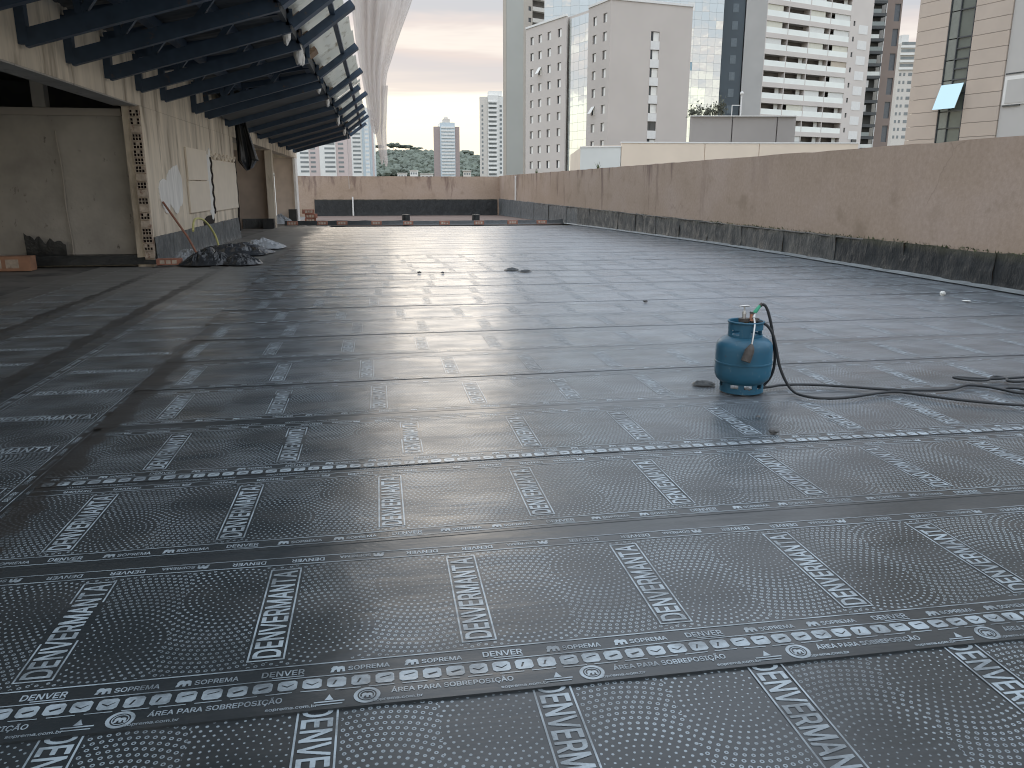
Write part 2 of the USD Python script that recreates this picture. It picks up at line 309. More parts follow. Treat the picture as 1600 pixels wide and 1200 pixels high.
def film(name, along, printed=True):
    g = G(); p = g.pos()
    tone = g.noise(g.map(p, (0.7, 0.7, 1)), 1.0, 5.0, 0.6)
    c = g.ramp(tone, [(0.3, (0.010, 0.0125, 0.0135)), (0.7, (0.018, 0.021, 0.023))])
    if printed:
        uv = g.add('attribute', 'vector', attribute='st')
        u = g.add('separate_xyz', 'x', vector=uv); v = g.add('separate_xyz', 'y', vector=uv)
        C = PITCH_U / 2
        q = g.m('divide', u, C)
        cell = g.m('floor', q)
        uu = g.m('multiply', g.m('subtract', g.m('subtract', q, cell), 0.5), C)
        par = g.m('floored_modulo', cell, 2.0)
        vv = g.m('subtract', v, g.m('multiply_add', par, 0.26, 0.20))
        S = 0.0215
        r = g.m('sqrt', g.m('add', g.m('multiply', uu, uu), g.m('multiply', vv, vv)))
        k = g.m('divide', r, S); kf = g.m('floor', k)
        fr = g.m('subtract', g.m('subtract', k, kf), 0.5)
        n = g.m('round', g.m('multiply', g.m('add', kf, 0.5), 2 * math.pi))
        th = g.m('multiply', g.m('arctan2', vv, uu), 1 / (2 * math.pi))
        t = g.m('multiply', g.m('add', th, 1.0), n)
        fa = g.m('subtract', g.m('fraction', t), 0.5)
        d = g.m('sqrt', g.m('add', g.m('multiply', fr, fr), g.m('multiply', fa, fa)))
        rad = g.rampf(r, 0.03, 0.28, 0.13, 0.28)
        dot = g.m('less_than', d, rad)
        hole = g.m('less_than', d, g.m('multiply', g.m('subtract', rad, 0.215), 2.0))
        mask = g.m('multiply', dot, g.m('subtract', 1.0, hole))
        # keep clear of the lettered boxes and of the printed borders
        lu = g.m('multiply', g.m('absolute', g.m('subtract', g.m('fraction', g.m('add', g.m('divide', u, PITCH_U), 0.5)), 0.5)), PITCH_U)
        inband = g.m('multiply', g.m('greater_than', v, 0.012), g.m('less_than', v, 0.645))
        free = g.m('maximum', g.m('greater_than', lu, 0.062), g.m('maximum', g.m('less_than', v, 0.035), g.m('greater_than', v, 0.625)))
        wear = g.rampf(g.noise(p, 2.1, 5.0, 0.6), 0.35, 0.6, 0.35, 0.85)
        mask = g.m('multiply', g.m('multiply', mask, g.m('multiply', inband, free)), wear)
        c = g.mix(mask, c, sh(INK, 0.85))
    dm = dust_mask(g, p)
    c = g.mix(g.m('multiply', dm, 0.75), c, (0.175, 0.165, 0.145))
    painted_glare = PAINTED_GLARE(g, p)
    c = g.mix(painted_glare, c, (0.30, 0.322, 0.352))
    scuff = SCUFF(g, p)
    c = g.mix(scuff, c, (0.012, 0.012, 0.012))
    soot = SOOT(g, p)
    c = g.mix(g.m('multiply', soot, 0.85), c, (0.010, 0.009, 0.008))
    # trodden mud and soot on the film, and grey-brown haze of dust
    mud = g.rampf(g.noise(g.map(p, (1.3, 2.0, 1), (4, 1, 0)), 1.0, 7.0, 0.68), 0.55, 0.75)
    c = g.mix(g.m('multiply', mud, 0.22), c, (0.075, 0.073, 0.068))
    r = g.rampf(g.noise(g.map(p, (1.0, 2.5, 1)), 1.5, 5.0, 0.6), 0.3, 0.7, 0.20, 0.34)
    r = g.m('add', g.m('add', r, g.m('multiply', dm, 0.30)), g.m('multiply', soot, 0.12))
    return g.done(name, g.add('principled_bsdf', 'BSDF', base_color=c, roughness=r, specular_ior_level=0.7, normal=floor_normal(g, p, along)))
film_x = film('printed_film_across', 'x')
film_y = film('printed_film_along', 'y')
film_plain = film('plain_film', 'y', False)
def ink_material(name, along):
    g = G(); p = g.pos()
    w = g.rampf(g.noise(p, 7.0, 6.0, 0.7), 0.33, 0.60, 0.30, 1.0)
    w = g.m('multiply', w, g.rampf(g.noise(p, 1.1, 6.0, 0.7), 0.34, 0.52, 0.45, 1.0))
    c = g.mix(g.m('multiply', w, g.m('subtract', 1.0, SCUFF(g, p))), (0.03, 0.035, 0.038), INK)
    dm = dust_mask(g, p)
    c = g.mix(g.m('minimum', g.m('multiply', PAINTED_GLARE(g, p), 1.5), 0.9), c, (0.30, 0.322, 0.352))  # the print fades into the same painted glare
    c = g.mix(g.m('multiply', dm, 0.8), c, (0.175, 0.165, 0.145))
    c = g.mix(g.m('multiply', SOOT(g, p), 0.8), c, (0.010, 0.009, 0.008))
    return g.done(name, g.add('principled_bsdf', 'BSDF', base_color=c, roughness=0.3, specular_ior_level=1.0, normal=floor_normal(g, p, along)))
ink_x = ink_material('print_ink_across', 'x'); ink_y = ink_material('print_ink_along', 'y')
screed = mat('reddish_screed', (0.19, 0.135, 0.11), 0.85, 0.25, 1.0, bump=0.3, bscale=12)
dusty_slab = mat('dusty_slab', (0.17, 0.16, 0.145), 0.75, 0.25, 0.9, bump=0.3, bscale=10, bdist=0.02, stain=(0.07, 0.07, 0.068), smin=0.5, smax=0.65, sscale=1.2)

# ------------------------------------------------------------------ ground far below and the hill
XR, XL = 8.15, -3.91
def slope(y):
    y = np.asarray(y, float)
    return -0.0155 * 2.0 * np.logaddexp(0, (y - 17.0) / 2.0)
GZ = -13.0
street_mat = mat('street_ground', (0.09, 0.095, 0.08), 0.9, 0.3, 0.02)
gm = MB().grid(np.array([[(x, y, GZ) for x in (-3000, -300, 0, 300, 3000)] for y in (-1500, -100, 100, 600, 4000)]))
meta(stage.GetPrimAtPath(part(None, 'ground', gm, street_mat)), kind='structure')

hill_mat = mat('hill_ground', (0.05, 0.065, 0.045), 0.95, 0.3, 0.03)
leaf_far = mat('forest_leaves', (0.16, 0.185, 0.15), 0.9, 0.45, 0.08)  # grey haze of distance is mixed into the leaf colour
xs = np.linspace(-500, 700, 61); ys = np.linspace(760, 1100, 15)
HX, HY = np.meshgrid(xs, ys)
def hill_z(x, y):
    ridge = 34 + 4.0 * np.sin(x * 0.021 + 1.0) - 0.0035 * np.maximum(np.abs(x - 20) - 60, 0) * 3
    prof = np.clip(1 - np.abs(y - 940) / 190.0, 0, 1)
    return GZ + (ridge - GZ - 6) * (prof * prof * (3 - 2 * prof)) + 3 * fb(x * 0.02, y * 0.02, 0)
HZ = hill_z(HX, HY); HZ[0] = HZ[-1] = GZ - 0.5
meta(stage.GetPrimAtPath(part(None, 'hill', MB().grid(np.dstack([HX, HY, HZ])), hill_mat, smooth=True)), kind='structure')
ico = trimesh.creation.icosphere(subdivisions=1)
fm = MB()
for i in range(2600):
    x, y = rng.uniform(-60, 190), rng.uniform(840, 960)
    s = rng.uniform(1.8, 4.2); v = ico.vertices * np.array([s, s, s * rng.uniform(0.6, 1.0)])
    v = v * (0.7 + 0.6 * rng.random((len(v), 1)))
    fm.add(v + [x, y, hill_z(np.array(x), np.array(y)) + s * rng.uniform(0.4, 1.3)], ico.faces)
solo('hill_forest', fm, leaf_far, 'far green wood covering the hill behind the towers', 'wood', kind='stuff')
def crown_tree(name, label, x, y, zb, h, r, flat=0.5, n=26, seed=1, m=leaf_far):
    rg = np.random.default_rng(seed)
    t = thing(name, label, 'tree', (x, y, zb))
    part(t, 'trunk', MB().tube([(x, y, zb), (x + 0.1 * r, y, zb + h * 0.5), (x, y, zb + h * 0.85)], [h * 0.03, h * 0.022, h * 0.01], 6), wood)
    c = MB()
    for i in range(n):
        a, q = rg.uniform(0, 6.28), r * math.sqrt(rg.random()); s = r * rg.uniform(0.2, 0.42)
        v = ico.vertices * (0.65 + 0.7 * rg.random((len(ico.vertices), 1))) * np.array([s, s, s * flat])
        c.add(v + [x + q * math.cos(a), y + q * math.sin(a), zb + h * (0.78 + 0.22 * rg.random())], ico.faces)
    part(t, 'crown', c, m)
for i, (x, lab, h, r, fl) in enumerate(((4.0, 'leftmost tall flat-topped tree on the hill ridge near the net', 13, 6, 0.4), (20.5, 'tallest dark round tree on the hill ridge left of the brown-sided tower', 14, 6, 0.7), (34.0, 'umbrella-shaped tree standing clear of the hill ridge', 12, 7, 0.35), (46.0, 'small flat-crowned tree on the hill ridge close to the brown-sided tower', 10, 6, 0.35), (104.0, 'round tree on the hill between the brown-sided tower and the white tower', 10, 7, 0.7))):
    crown_tree('ridge_tree', lab, x, 934.0, float(hill_z(np.array(x), np.array(934.0))) - 0.5, h, r, fl, 26, i + 3)

# ------------------------------------------------------------------ buildings
def facade(p0, p1, z0, z1, holes, t=0.3):
    """A wall slab with real openings from p0 to p1 (x, y), its outside on the right-hand side seen from above when walking p0 to p1."""
    p0, p1 = np.asarray(p0, float), np.asarray(p1, float); L = np.linalg.norm(p1 - p0); u = (p1 - p0) / L; nout = np.array([u[1], -u[0]])
    poly = sbox(0, z0, L, z1)
    if holes: poly = poly.difference(shapely.union_all([sbox(*(h[0], h[2], h[1], h[3])) for h in holes]))
    m = MB()
    for gmt in getattr(poly, 'geoms', [poly]):
        e = trimesh.creation.extrude_polygon(gmt, t, engine='earcut')
        v = e.vertices
        w = np.c_[p0 + v[:, :1] * u - (t - v[:, 2:3]) * nout, v[:, 1]]
        m.add(w, e.faces)
    return m, u, nout
def slab_on(p0, u, nout, s0, s1, z0, z1, d0, d1):
    """A box on a facade: along s, between depths d0 and d1 behind (positive) or in front of it."""
    m = MB(); p0 = np.asarray(p0, float); v = []
    for d in (d0, d1):
        for s, z in ((s0, z0), (s1, z0), (s1, z1), (s0, z1)):
            v.append([*(p0 + u * s - nout * d), z])
    f = [[0, 1, 2], [0, 2, 3], [4, 6, 5], [4, 7, 6]] + [q for i in range(4) for q in ([i, 4 + i, 4 + (i + 1) % 4], [i, 4 + (i + 1) % 4, (i + 1) % 4])]
    return m.add(v, f)
def prism(pts, z0, z1):
    m = MB(); e = trimesh.creation.extrude_polygon(Polygon(pts).buffer(0), z1 - z0, engine='earcut'); v = e.vertices.copy(); v[:, 2] += z0
    return m.add(v, e.faces)
def inset(pts, d): return list(Polygon(pts).buffer(-d, join_style=2).exterior.coords)[:-1]

hotel_wall = mat('hotel_render', (0.555, 0.505, 0.46), 0.85, 0.05, 0.15)
pane_bright = mat('curtained_pane', (0.80, 0.79, 0.74), 0.25, 0.12, 0.4)
pane_dark = mat('dark_pane', (0.05, 0.055, 0.06), 0.12, 0.3, 0.4)
trim_pale = mat('pale_trim', (0.74, 0.73, 0.70), 0.7, 0.05)
HT = 29.76
A_, B_, C_, D_, E_ = (28.88, 158.22), (33.54, 145.06), (35.78, 138.45), (37.59, 131.56), (52.37, 134.6)
hotel = thing('hotel_building', 'grey-beige block of small square windows with a narrow glass recess between its two wings', 'building', (*D_, GZ))
rows = [27.45 - 2.78 * i for i in range(15)]
def win(th, p0, u, nout, s0, s1, z0, z1, m, d=0.16):
    w = part(th, 'window', slab_on(p0, u, nout, s0, s1, z0, z1, d + 0.06, d + 0.12), pane_dark)
    a = s0 + (s1 - s0) * random.choice((0.30, 0.34, 0.38, 0.30))
    part(w, 'curtained_sash', slab_on(p0, u, nout, a, s1, z0 + 0.03, z1 - 0.08, d, d + 0.05), m)
    return w
for nm, p0, p1, cols, n_vis in (('left', A_, B_, (0.16, 0.37, 0.60, 0.85), 9), ('front', C_, D_, (0.30, 0.76), 8)):
    L = math.dist(p0, p1); w = 1.25
    holes = [(c * L - w / 2, c * L + w / 2, z - 0.75, z + 0.62) for c in cols for z in rows if z > -11]
    m, u, no = facade(p0, p1, GZ, HT, holes)
    part(hotel, 'wall', m, hotel_wall)
    for h in holes:
        if h[2] > 1.0: win(hotel, p0, u, no, *h, pane_bright)
    part(hotel, 'cornice', slab_on(p0, u, no, -0.05, L + 0.05, HT + 0.003, HT + 0.35, -0.12, 0.3), trim_pale)
L = math.dist(D_, E_); c0 = 0.545 * L
holes = [(c0 - 0.8, c0 + 0.8, z - 0.75, z + 0.7) for z in [24.9 - 2.78 * i for i in range(12)] if z > -11]
m, u, no = facade(D_, E_, GZ, HT, holes)
part(hotel, 'wall', m, hotel_wall)
for i, h in enumerate(holes):
    if h[2] > 3: 
        win(hotel, D_, u, no, *h, pane_dark if i == 5 else pane_bright)
        part(hotel, 'spandrel', slab_on(D_, u, no, c0 - 0.82, c0 + 0.82, h[2] - 1.30, h[2] - 0.02, -0.05, 0.02), trim_pale)
part(hotel, 'cornice', slab_on(D_, u, no, 0.0, L + 0.1, HT + 0.003, HT + 0.35, -0.12, 0.3), trim_pale)
# two windows tilted open
nrm = lambda a: np.asarray(a, float) / np.linalg.norm(a)
for (p0, p1, c, z) in ((A_, B_, 0.37, rows[2]), (C_, D_, 0.30, rows[5])):
    Lq = math.dist(p0, p1); u_ = nrm(np.subtract(p1, p0)); no_ = np.array([u_[1], -u_[0]]); p = np.asarray(p0) + u_ * c * Lq
    a = np.array([*p, z + 0.6]); b = np.array([*(p + no_ * 0.75), z - 0.55])
    part(hotel, 'open_window', MB().bar(a, b, 1.0, 0.05, (*no_, 0.6)), pane_bright, label='top-hung window tilted open')
back = [A_, D_, E_, (E_[0] + 4, E_[1] + 30), (A_[0] + 16, A_[1] + 8)]
part(hotel, 'core', prism([(x + 0.30 * 0.9, y + 0.30) for x, y in ((28.9 + .4, 158.1), (33.95, 145.2), (36.15, 138.6), (38.0, 131.8), (52.2, 134.95))] + [back[3], back[4]], GZ, HT - 0.02), hotel_wall)

def glass_material(name, col, rough=0.03, metal=1.0):
    g = G(); p = g.pos()
    c = g.mix(g.noise(p, 0.12, 3.0), sh(col, 0.92), sh(col, 1.06))
    return g.done(name, g.add('principled_bsdf', 'BSDF', base_color=c, roughness=rough, metallic=metal, normal=g.add('bump', 'normal', height=g.noise(p, 0.35, 2.0), strength=0.05, distance=0.3)))
mirror_pane = glass_material('mirror_glass', (0.88, 0.97, 0.97))
mirror_blue = glass_material('blue_mirror_glass', (0.35, 0.52, 0.62))
mullion = mat('mullion_grey', (0.66, 0.72, 0.74), 0.4)
recess = [(B_[0] + .55, B_[1] + .25), (C_[0] + .55, C_[1] + .2)]
def curtain(th, p0, p1, z0, z1, pw, ph, seed, skip=None, odd=None):
    """A curtain wall of single panes, each a little out of true, before a mullion grid."""
    rg = np.random.default_rng(seed)
    p0, p1 = np.asarray(p0, float), np.asarray(p1, float); L = np.linalg.norm(p1 - p0); u = (p1 - p0) / L; no = np.array([u[1], -u[0]])
    nc = max(1, round(L / pw)); nr = max(1, round((z1 - z0) / ph)); w, h = L / nc, (z1 - z0) / nr
    for i in range(nc):
        for j in range(nr):
            s0, s1, a, b = i * w + 0.02, (i + 1) * w - 0.02, z0 + j * h + 0.02, z0 + (j + 1) * h - 0.02
            if skip and skip((s0 + s1) / 2 / L, (a + b) / 2): continue
            t = rg.normal(0, 0.007, 2); v = []
            for s, z in ((s0, a), (s1, a), (s1, b), (s0, b)):
                d = t[0] * (s - (s0 + s1) / 2) + t[1] * (z - (a + b) / 2)
                v.append([*(p0 + u * s + no * (0.05 + d)), z])
            q = np.array(v); q2 = q - np.array([*no, 0]) * 0.04
            f = [[0, 1, 2], [0, 2, 3], [4, 6, 5], [4, 7, 6]] + [k for e in range(4) for k in ([e, 4 + e, 4 + (e + 1) % 4], [e, 4 + (e + 1) % 4, (e + 1) % 4])]
            part(th, 'glass_pane', MB().add(np.vstack([q, q2]), f), mirror_blue if odd and odd(i, j) else mirror_pane)
    return slab_on(p0, u, no, 0, L, z0, z1, 0.0, 0.4)
part(hotel, 'glass_recess', curtain(hotel, *recess, 2.0, HT - 0.5, 1.75, 1.4, 5), mullion)

glass_tower = thing('glass_tower', 'tall pale mirror-glass office tower rising behind the grey-beige block', 'building', (38, 178, GZ))
GA, GB, GC = (37.2, 182.0), (46.0, 178.0), (77.4, 180.4)
def hid_left(s, z): return z > 47 or z < 26      # lower panes stand behind the nearer block
def hid_right(s, z): return z > 47 or z < 10 or (s < 0.58 and z < 31)
part(glass_tower, 'mullion_grid', curtain(glass_tower, GA, GB, 0.0, 70.0, 1.8, 1.75, 6, hid_left), mullion)
part(glass_tower, 'mullion_grid', curtain(glass_tower, GB, GC, 0.0, 70.0, 1.75, 1.75, 7, hid_right, lambda i, j: (i, j) == (13, 15)), mullion)
part(glass_tower, 'core', prism([(GA[0] + .5, GA[1] + .6), (GB[0] + .2, GB[1] + .5), (GC[0] - .3, GC[1] + .6), (87, 205), (46, 212)], GZ, 70), mullion)

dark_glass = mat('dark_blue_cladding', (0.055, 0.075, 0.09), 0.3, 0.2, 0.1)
grey_pier = mat('grey_pier', (0.42, 0.41, 0.39), 0.8, 0.06, 0.2)
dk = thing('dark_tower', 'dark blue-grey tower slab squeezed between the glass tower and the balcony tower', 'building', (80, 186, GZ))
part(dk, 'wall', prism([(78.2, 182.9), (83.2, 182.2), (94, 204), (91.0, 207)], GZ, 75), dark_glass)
for i in range(7):
    part(dk, 'window', slab_on((78.2, 182.9), nrm((5.0, -0.7)), np.array([nrm((5.0, -.7))[1], -nrm((5.0, -.7))[0]]), 2.3, 3.6, 17.5 + 3.6 * i, 19.3 + 3.6 * i, -0.05, 0.05), mat('dull_pane', (0.12, 0.15, 0.17), 0.2))
part(dk, 'rooftop_frame', MB().bar((81.1, 181.2, 13.0), (81.1, 181.2, 19.2), .18, .18).bar((81.1, 181.2, 19.2), (83.0, 180.9, 19.2), .18, .18), trim_pale)

# --- the balcony tower
bal_wall = mat('balcony_render', (0.62, 0.57, 0.525), 0.85, 0.05, 0.15)
bal_glass = mat('frosted_balustrade', (0.84, 0.87, 0.82), 0.25, 0.05, 0.3)
bal_clear = mat('grey_balustrade', (0.30, 0.34, 0.33), 0.2, 0.1, 0.3)
blind = [mat('blind_cream', (0.66, 0.64, 0.54), 0.7, 0.06), mat('blind_white', (0.70, 0.70, 0.66), 0.7, 0.05), mat('blind_tan', (0.52, 0.45, 0.36), 0.7, 0.06)]
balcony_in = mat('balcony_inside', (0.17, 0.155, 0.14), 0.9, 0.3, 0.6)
bt = thing('balcony_tower', 'pale apartment tower with rows of four frosted-glass balconies per floor', 'building', (101, 185, GZ))
P0, P1, P2 = (88.0, 181.1), (114.0, 190.3), (121.4, 193.0)
part(bt, 'grey_pier', prism([(83.3, 181.8), (87.85, 180.9), (91, 190), (86.5, 191)], GZ, 72), grey_pier)
L = math.dist(P0, P1); u = nrm(np.subtract(P1, P0)); no = np.array([u[1], -u[0]])
FH = 3.51; NB = 4; bw = L / NB
core_pts = [np.array(P0) - no * 1.9, np.array(P1) - no * 1.9, np.array(P2) - no * 0.4, np.array(P2) - no * 16, np.array(P0) - no * 16]
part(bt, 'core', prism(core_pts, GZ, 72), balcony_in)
rg = np.random.default_rng(11)
pattern = {0: 'bdbb', 1: 'bdbb', 2: 'bdbb', 3: 'ddddb'[:3] + 't', 4: 'dddb', 5: 'ddbb', 6: 'dbbd', 7: 'dddd', 8: 'dbdd'}
for k in range(-4, 22):
    zt = 40.95 - FH * k      # top edge of this floor's opening
    z_open0, z_open1 = zt - 2.46, zt
    if zt < GZ + 4: break
    part(bt, 'floor_band', slab_on(P0, u, no, -0.1, L + 0.02, zt, zt + FH - 2.46, -0.05, 1.9), bal_wall)
    if zt < 3.0 or zt > 54: continue
    for b in range(NB):
        s0, s1 = b * bw + 0.12, (b + 1) * bw - 0.12
        if zt < 11.5 and b == 0: continue
        low = k >= 9 - 1
        part(bt, 'balustrade', slab_on(P0, u, no, s0, s1, z_open0 + 0.01, z_open0 + 1.22, 0.0, 0.05), bal_clear if low else bal_glass)
        pt = pattern.get(k, 'bdbd')[b] if 0 <= k < 9 else rg.choice(list('bbd'))
        if pt in 'bt':
            a0, a1 = (s0, s0 + bw * 0.72) if b % 2 == 0 else (s0 + bw * 0.2, s1)
            part(bt, 'blind', slab_on(P0, u, no, a0, a1, z_open0 + 1.15, z_open1 - 0.02, 0.12, 0.18), blind[2] if pt == 't' else blind[int(rg.integers(2))])
        elif pt == 'd' and rg.random() < 0.5:
            part(bt, 'blind', slab_on(P0, u, no, s1 - bw * 0.28, s1 - bw * 0.1, z_open0 + 1.15, z_open1 - 0.02, 0.7, 0.75), blind[1])
for b in range(NB + 1):
    part(bt, 'balcony_fin', slab_on(P0, u, no, b * bw - 0.10, b * bw + 0.10, GZ, 60, -0.02, 1.9), bal_wall)
L2 = math.dist(P1, P2)
holes = [(1.1, 1.75, 38.8 - FH * i, 39.9 - FH * i) for i in range(13)]
m, u2, no2 = facade(P1, P2, GZ, 72, holes)
part(bt, 'pier_wall', m, bal_wall)
for h in holes: part(bt, 'small_window', slab_on(P1, u2, no2, *h, 0.15, 0.2), pane_dark)
for i in range(9): part(bt, 'faint_panel', slab_on(P1, u2, no2, 3.1, 6.4, 37.2 - FH * i, 39.2 - FH * i, -0.04, 0.02), trim_pale)
for z in (11.6, 7.8): part(bt, 'air_conditioner', slab_on(P1, u2, no2, 4.3, 5.9, z, z + 1.1, -0.35, 0.0), pane_dark)

# --- the dark balcony tower and its brown pier
dbt = thing('dark_balcony_tower', 'shadowy tower of stacked dark balconies with a brown pier on its right', 'building', (130, 205, GZ))
Q0, Q1, Q2 = (127.2, 205.0), (132.2, 204.2), (136.0, 203.5)
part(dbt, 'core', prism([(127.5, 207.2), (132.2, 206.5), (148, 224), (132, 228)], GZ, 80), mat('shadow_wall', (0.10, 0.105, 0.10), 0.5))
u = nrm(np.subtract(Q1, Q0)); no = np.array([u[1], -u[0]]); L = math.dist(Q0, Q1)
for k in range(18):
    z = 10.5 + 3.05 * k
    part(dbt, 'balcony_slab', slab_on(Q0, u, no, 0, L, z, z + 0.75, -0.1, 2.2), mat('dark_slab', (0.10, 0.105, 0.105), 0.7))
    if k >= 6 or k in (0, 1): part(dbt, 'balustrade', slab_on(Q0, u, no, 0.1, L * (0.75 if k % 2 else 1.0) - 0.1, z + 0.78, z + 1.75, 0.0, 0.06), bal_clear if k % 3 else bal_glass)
    if k in (3, 5): part(dbt, 'pale_blind', slab_on(Q0, u, no, 0.2, L * 0.45, z + 0.9, z + 2.6, 0.2, 0.3), trim_pale)
brown_pier = mat('brown_pier', (0.27, 0.215, 0.185), 0.85, 0.08, 0.3)
L = math.dist(Q1, Q2); holes = [(L * 0.52, L * 0.90, 12.8 + 6.0 * i, 17.0 + 6.0 * i) for i in range(9)]
m, u, no = facade(Q1, Q2, GZ, 80, holes, 0.5); part(dbt, 'pier', m, brown_pier)
for h in holes: part(dbt, 'window', slab_on(Q1, u, no, *h, 0.25, 0.32), mat('pier_pane', (0.11, 0.125, 0.14), 0.2))
part(dbt, 'corner_trim', slab_on(Q1, u, no, -0.22, -0.01, GZ, 80, -0.1, 0.4), trim_pale)

# --- far towers
beige_far = mat('far_beige', (0.66, 0.62, 0.56), 0.9, 0.05)
rose_far = mat('far_rose', (0.62, 0.52, 0.49), 0.9, 0.05)
white_far = mat('far_white', (0.78, 0.77, 0.73), 0.9, 0.05)
brown_far = mat('far_brown', (0.40, 0.33, 0.31), 0.9, 0.05)
bluish_far = mat('far_blue', (0.58, 0.66, 0.70), 0.4, 0.05)
glassy_far = mat('far_window', (0.22, 0.24, 0.24), 0.3, 0.25, 0.3)
def tower(th, p0, p1, z1, depth, wall, bands, z0=GZ, name='wall'):
    """A far tower's main face p0 to p1 with window bands [(s0, s1, z, height, proud, material, name)] set into or on it."""
    u = nrm(np.subtract(p1, p0)); no = np.array([u[1], -u[0]]); L = math.dist(p0, p1)
    part(th, name, slab_on(p0, u, no, 0, L, z0, z1, 0, depth), wall)
    for s0, s1, z, h, d, m, nm in bands: part(th, nm, slab_on(p0, u, no, s0 * L, s1 * L, z, z + h, -d, 0.3), m)
fb_ = thing('far_beige_tower', 'distant beige tower with small windows seen in the gap beside the brown pier', 'building', (230, 338, GZ))
F0, F1 = (229.0, 340.5), (236.0, 339.0)
tower(fb_, F0, F1, 62.0, 20, beige_far, [(a, b, 22.0 + 3.3 * i, 1.3, 0.05, glassy_far, 'window') for i in range(9) for a, b in ((0.08, 0.20), (0.32, 0.44), (0.62, 0.85))] + [(0.0, 1.0, 51.0 + 3.0 * i, 0.9, 0.5, white_far, 'floor_band') for i in range(4)])
tower(fb_, (229.6, 341.5), (232.6, 340.9), 65.5, 10, white_far, [], 62.0, 'roof_house')
for i in range(4): part(fb_, 'shadow_band', slab_on(F0, nrm(np.subtract(F1, F0)), np.array([nrm(np.subtract(F1, F0))[1], -nrm(np.subtract(F1, F0))[0]]), 0.3, 6.6, 52.2 + 3.0 * i, 53.4 + 3.0 * i, -0.06, 0.3), glassy_far)

ft = thing('far_brown_sided_tower', 'distant tower with striped pale balconies between two brown side walls', 'building', (45, 522, GZ))
tower(ft, (36.8, 524.5), (41.2, 523.2), 37.2, 16, brown_far, [])
tower(ft, (49.6, 523.2), (53.2, 524.0), 37.2, 16, brown_far, [], name='side_wall')
tower(ft, (40.8, 522.5), (50.2, 522.5), 39.6, 16, bluish_far, [(0.08, 0.97, 36.2 - 2.0 * i, 0.95, 0.5, white_far, 'balcony_band') for i in range(16)], name='front_wall')
tower(ft, (43.0, 523.5), (47.2, 523.5), 41.8, 8, beige_far, [], 39.62, 'roof_house')
part(ft, 'roof_tank', MB().revolve([(0, 0), (1.3, 0), (1.3, 1.0), (0.7, 1.6), (0, 1.7)], (45.0, 527, 41.82), 12), beige_far)

fw_ = thing('far_white_tower', 'distant off-white tower with many small balconies beside the tall grey-beige one', 'building', (66, 468, GZ))
W0, W1, W2, W3 = (59.0, 468.0), (63.5, 467.2), (69.5, 466.8), (74.5, 466.4)
tower(fw_, W0, W1, 49.6, 22, beige_far, [(0.25, 0.45, 8.0 + 2.4 * i, 1.3, 0.05, glassy_far, 'window') for i in range(16)])
tower(fw_, (63.52, 466.6), (69.5, 466.2), 50.4, 22, white_far, [(0.08, 0.82, 7.0 + 2.4 * i, 1.1, 0.05, glassy_far, 'window') for i in range(17)] + [(0.05, 0.85, 8.1 + 2.4 * i, 0.7, 0.6, white_far, 'balcony') for i in range(17)], name='front_wall')
tower(fw_, (69.52, 466.9), W3, 49.9, 22, white_far, [(a, b, 8.0 + 2.4 * i, 1.3, 0.05, glassy_far, 'window') for i in range(16) for a, b in ((0.15, 0.40), (0.55, 0.8))], name='side_wall')
tower(fw_, (64.5, 470), (72.0, 469.5), 53.0, 10, white_far, [], 50.42, 'roof_house')

pk = thing('far_rose_tower', 'distant pair of rose and white apartment slabs beyond the end of the canopy', 'building', (-27, 448, GZ))
tower(pk, (-41.5, 449.2), (-34.6, 448.6), 36.0, 20, white_far, [(0.35, 0.98, 8.0 + 2.35 * i, 1.05, 0.06, glassy_far, 'window_band') for i in range(11)])
tower(pk, (-34.58, 448.8), (-29.0, 448.2), 36.0, 20, rose_far, [(0.15, 0.62, 8.0 + 2.35 * i, 1.05, 0.06, glassy_far, 'window_band') for i in range(11)], name='rose_wall')
tower(pk, (-28.98, 447.8), (-20.5, 447.0), 36.0, 20, white_far, [(0.32, 0.95, 8.0 + 2.35 * i, 1.05, 0.06, glassy_far, 'window_band') for i in range(11)], name='middle_wall')
tower(pk, (-20.48, 447.6), (-14.2, 447.0), 36.0, 20, rose_far, [(0.2, 0.65, 8.0 + 2.35 * i, 1.05, 0.06, glassy_far, 'window_band') for i in range(11)], name='end_wall')

bw_ = thing('far_blue_white_tower', 'distant slim blue and white striped tower half behind the hanging net', 'building', (-6, 402, GZ))
tower(bw_, (-11.0, 402.6), (-6.4, 402.0), 37.0, 18, white_far, [(0.15, 0.95, 7.2 + 1.95 * i, 0.85, 0.06, glassy_far, 'window_band') for i in range(14)])
tower(bw_, (-6.38, 402.6), (-4.6, 402.4), 38.0, 18, bluish_far, [(0.0, 0.3, GZ, 51, 0.2, white_far, 'white_fin')], name='blue_wall')
tower(bw_, (-4.58, 401.8), (-2.6, 401.6), 37.0, 18, white_far, [(0.1, 0.9, 7.2 + 1.95 * i, 0.85, 0.06, bluish_far, 'window_band') for i in range(14)], name='right_wall')
tower(bw_, (-2.58, 402.4), (-0.4, 402.3), 36.0, 18, bluish_far, [(0.6, 1.0, GZ, 49, 0.2, rose_far, 'rose_fin')], name='end_wall')

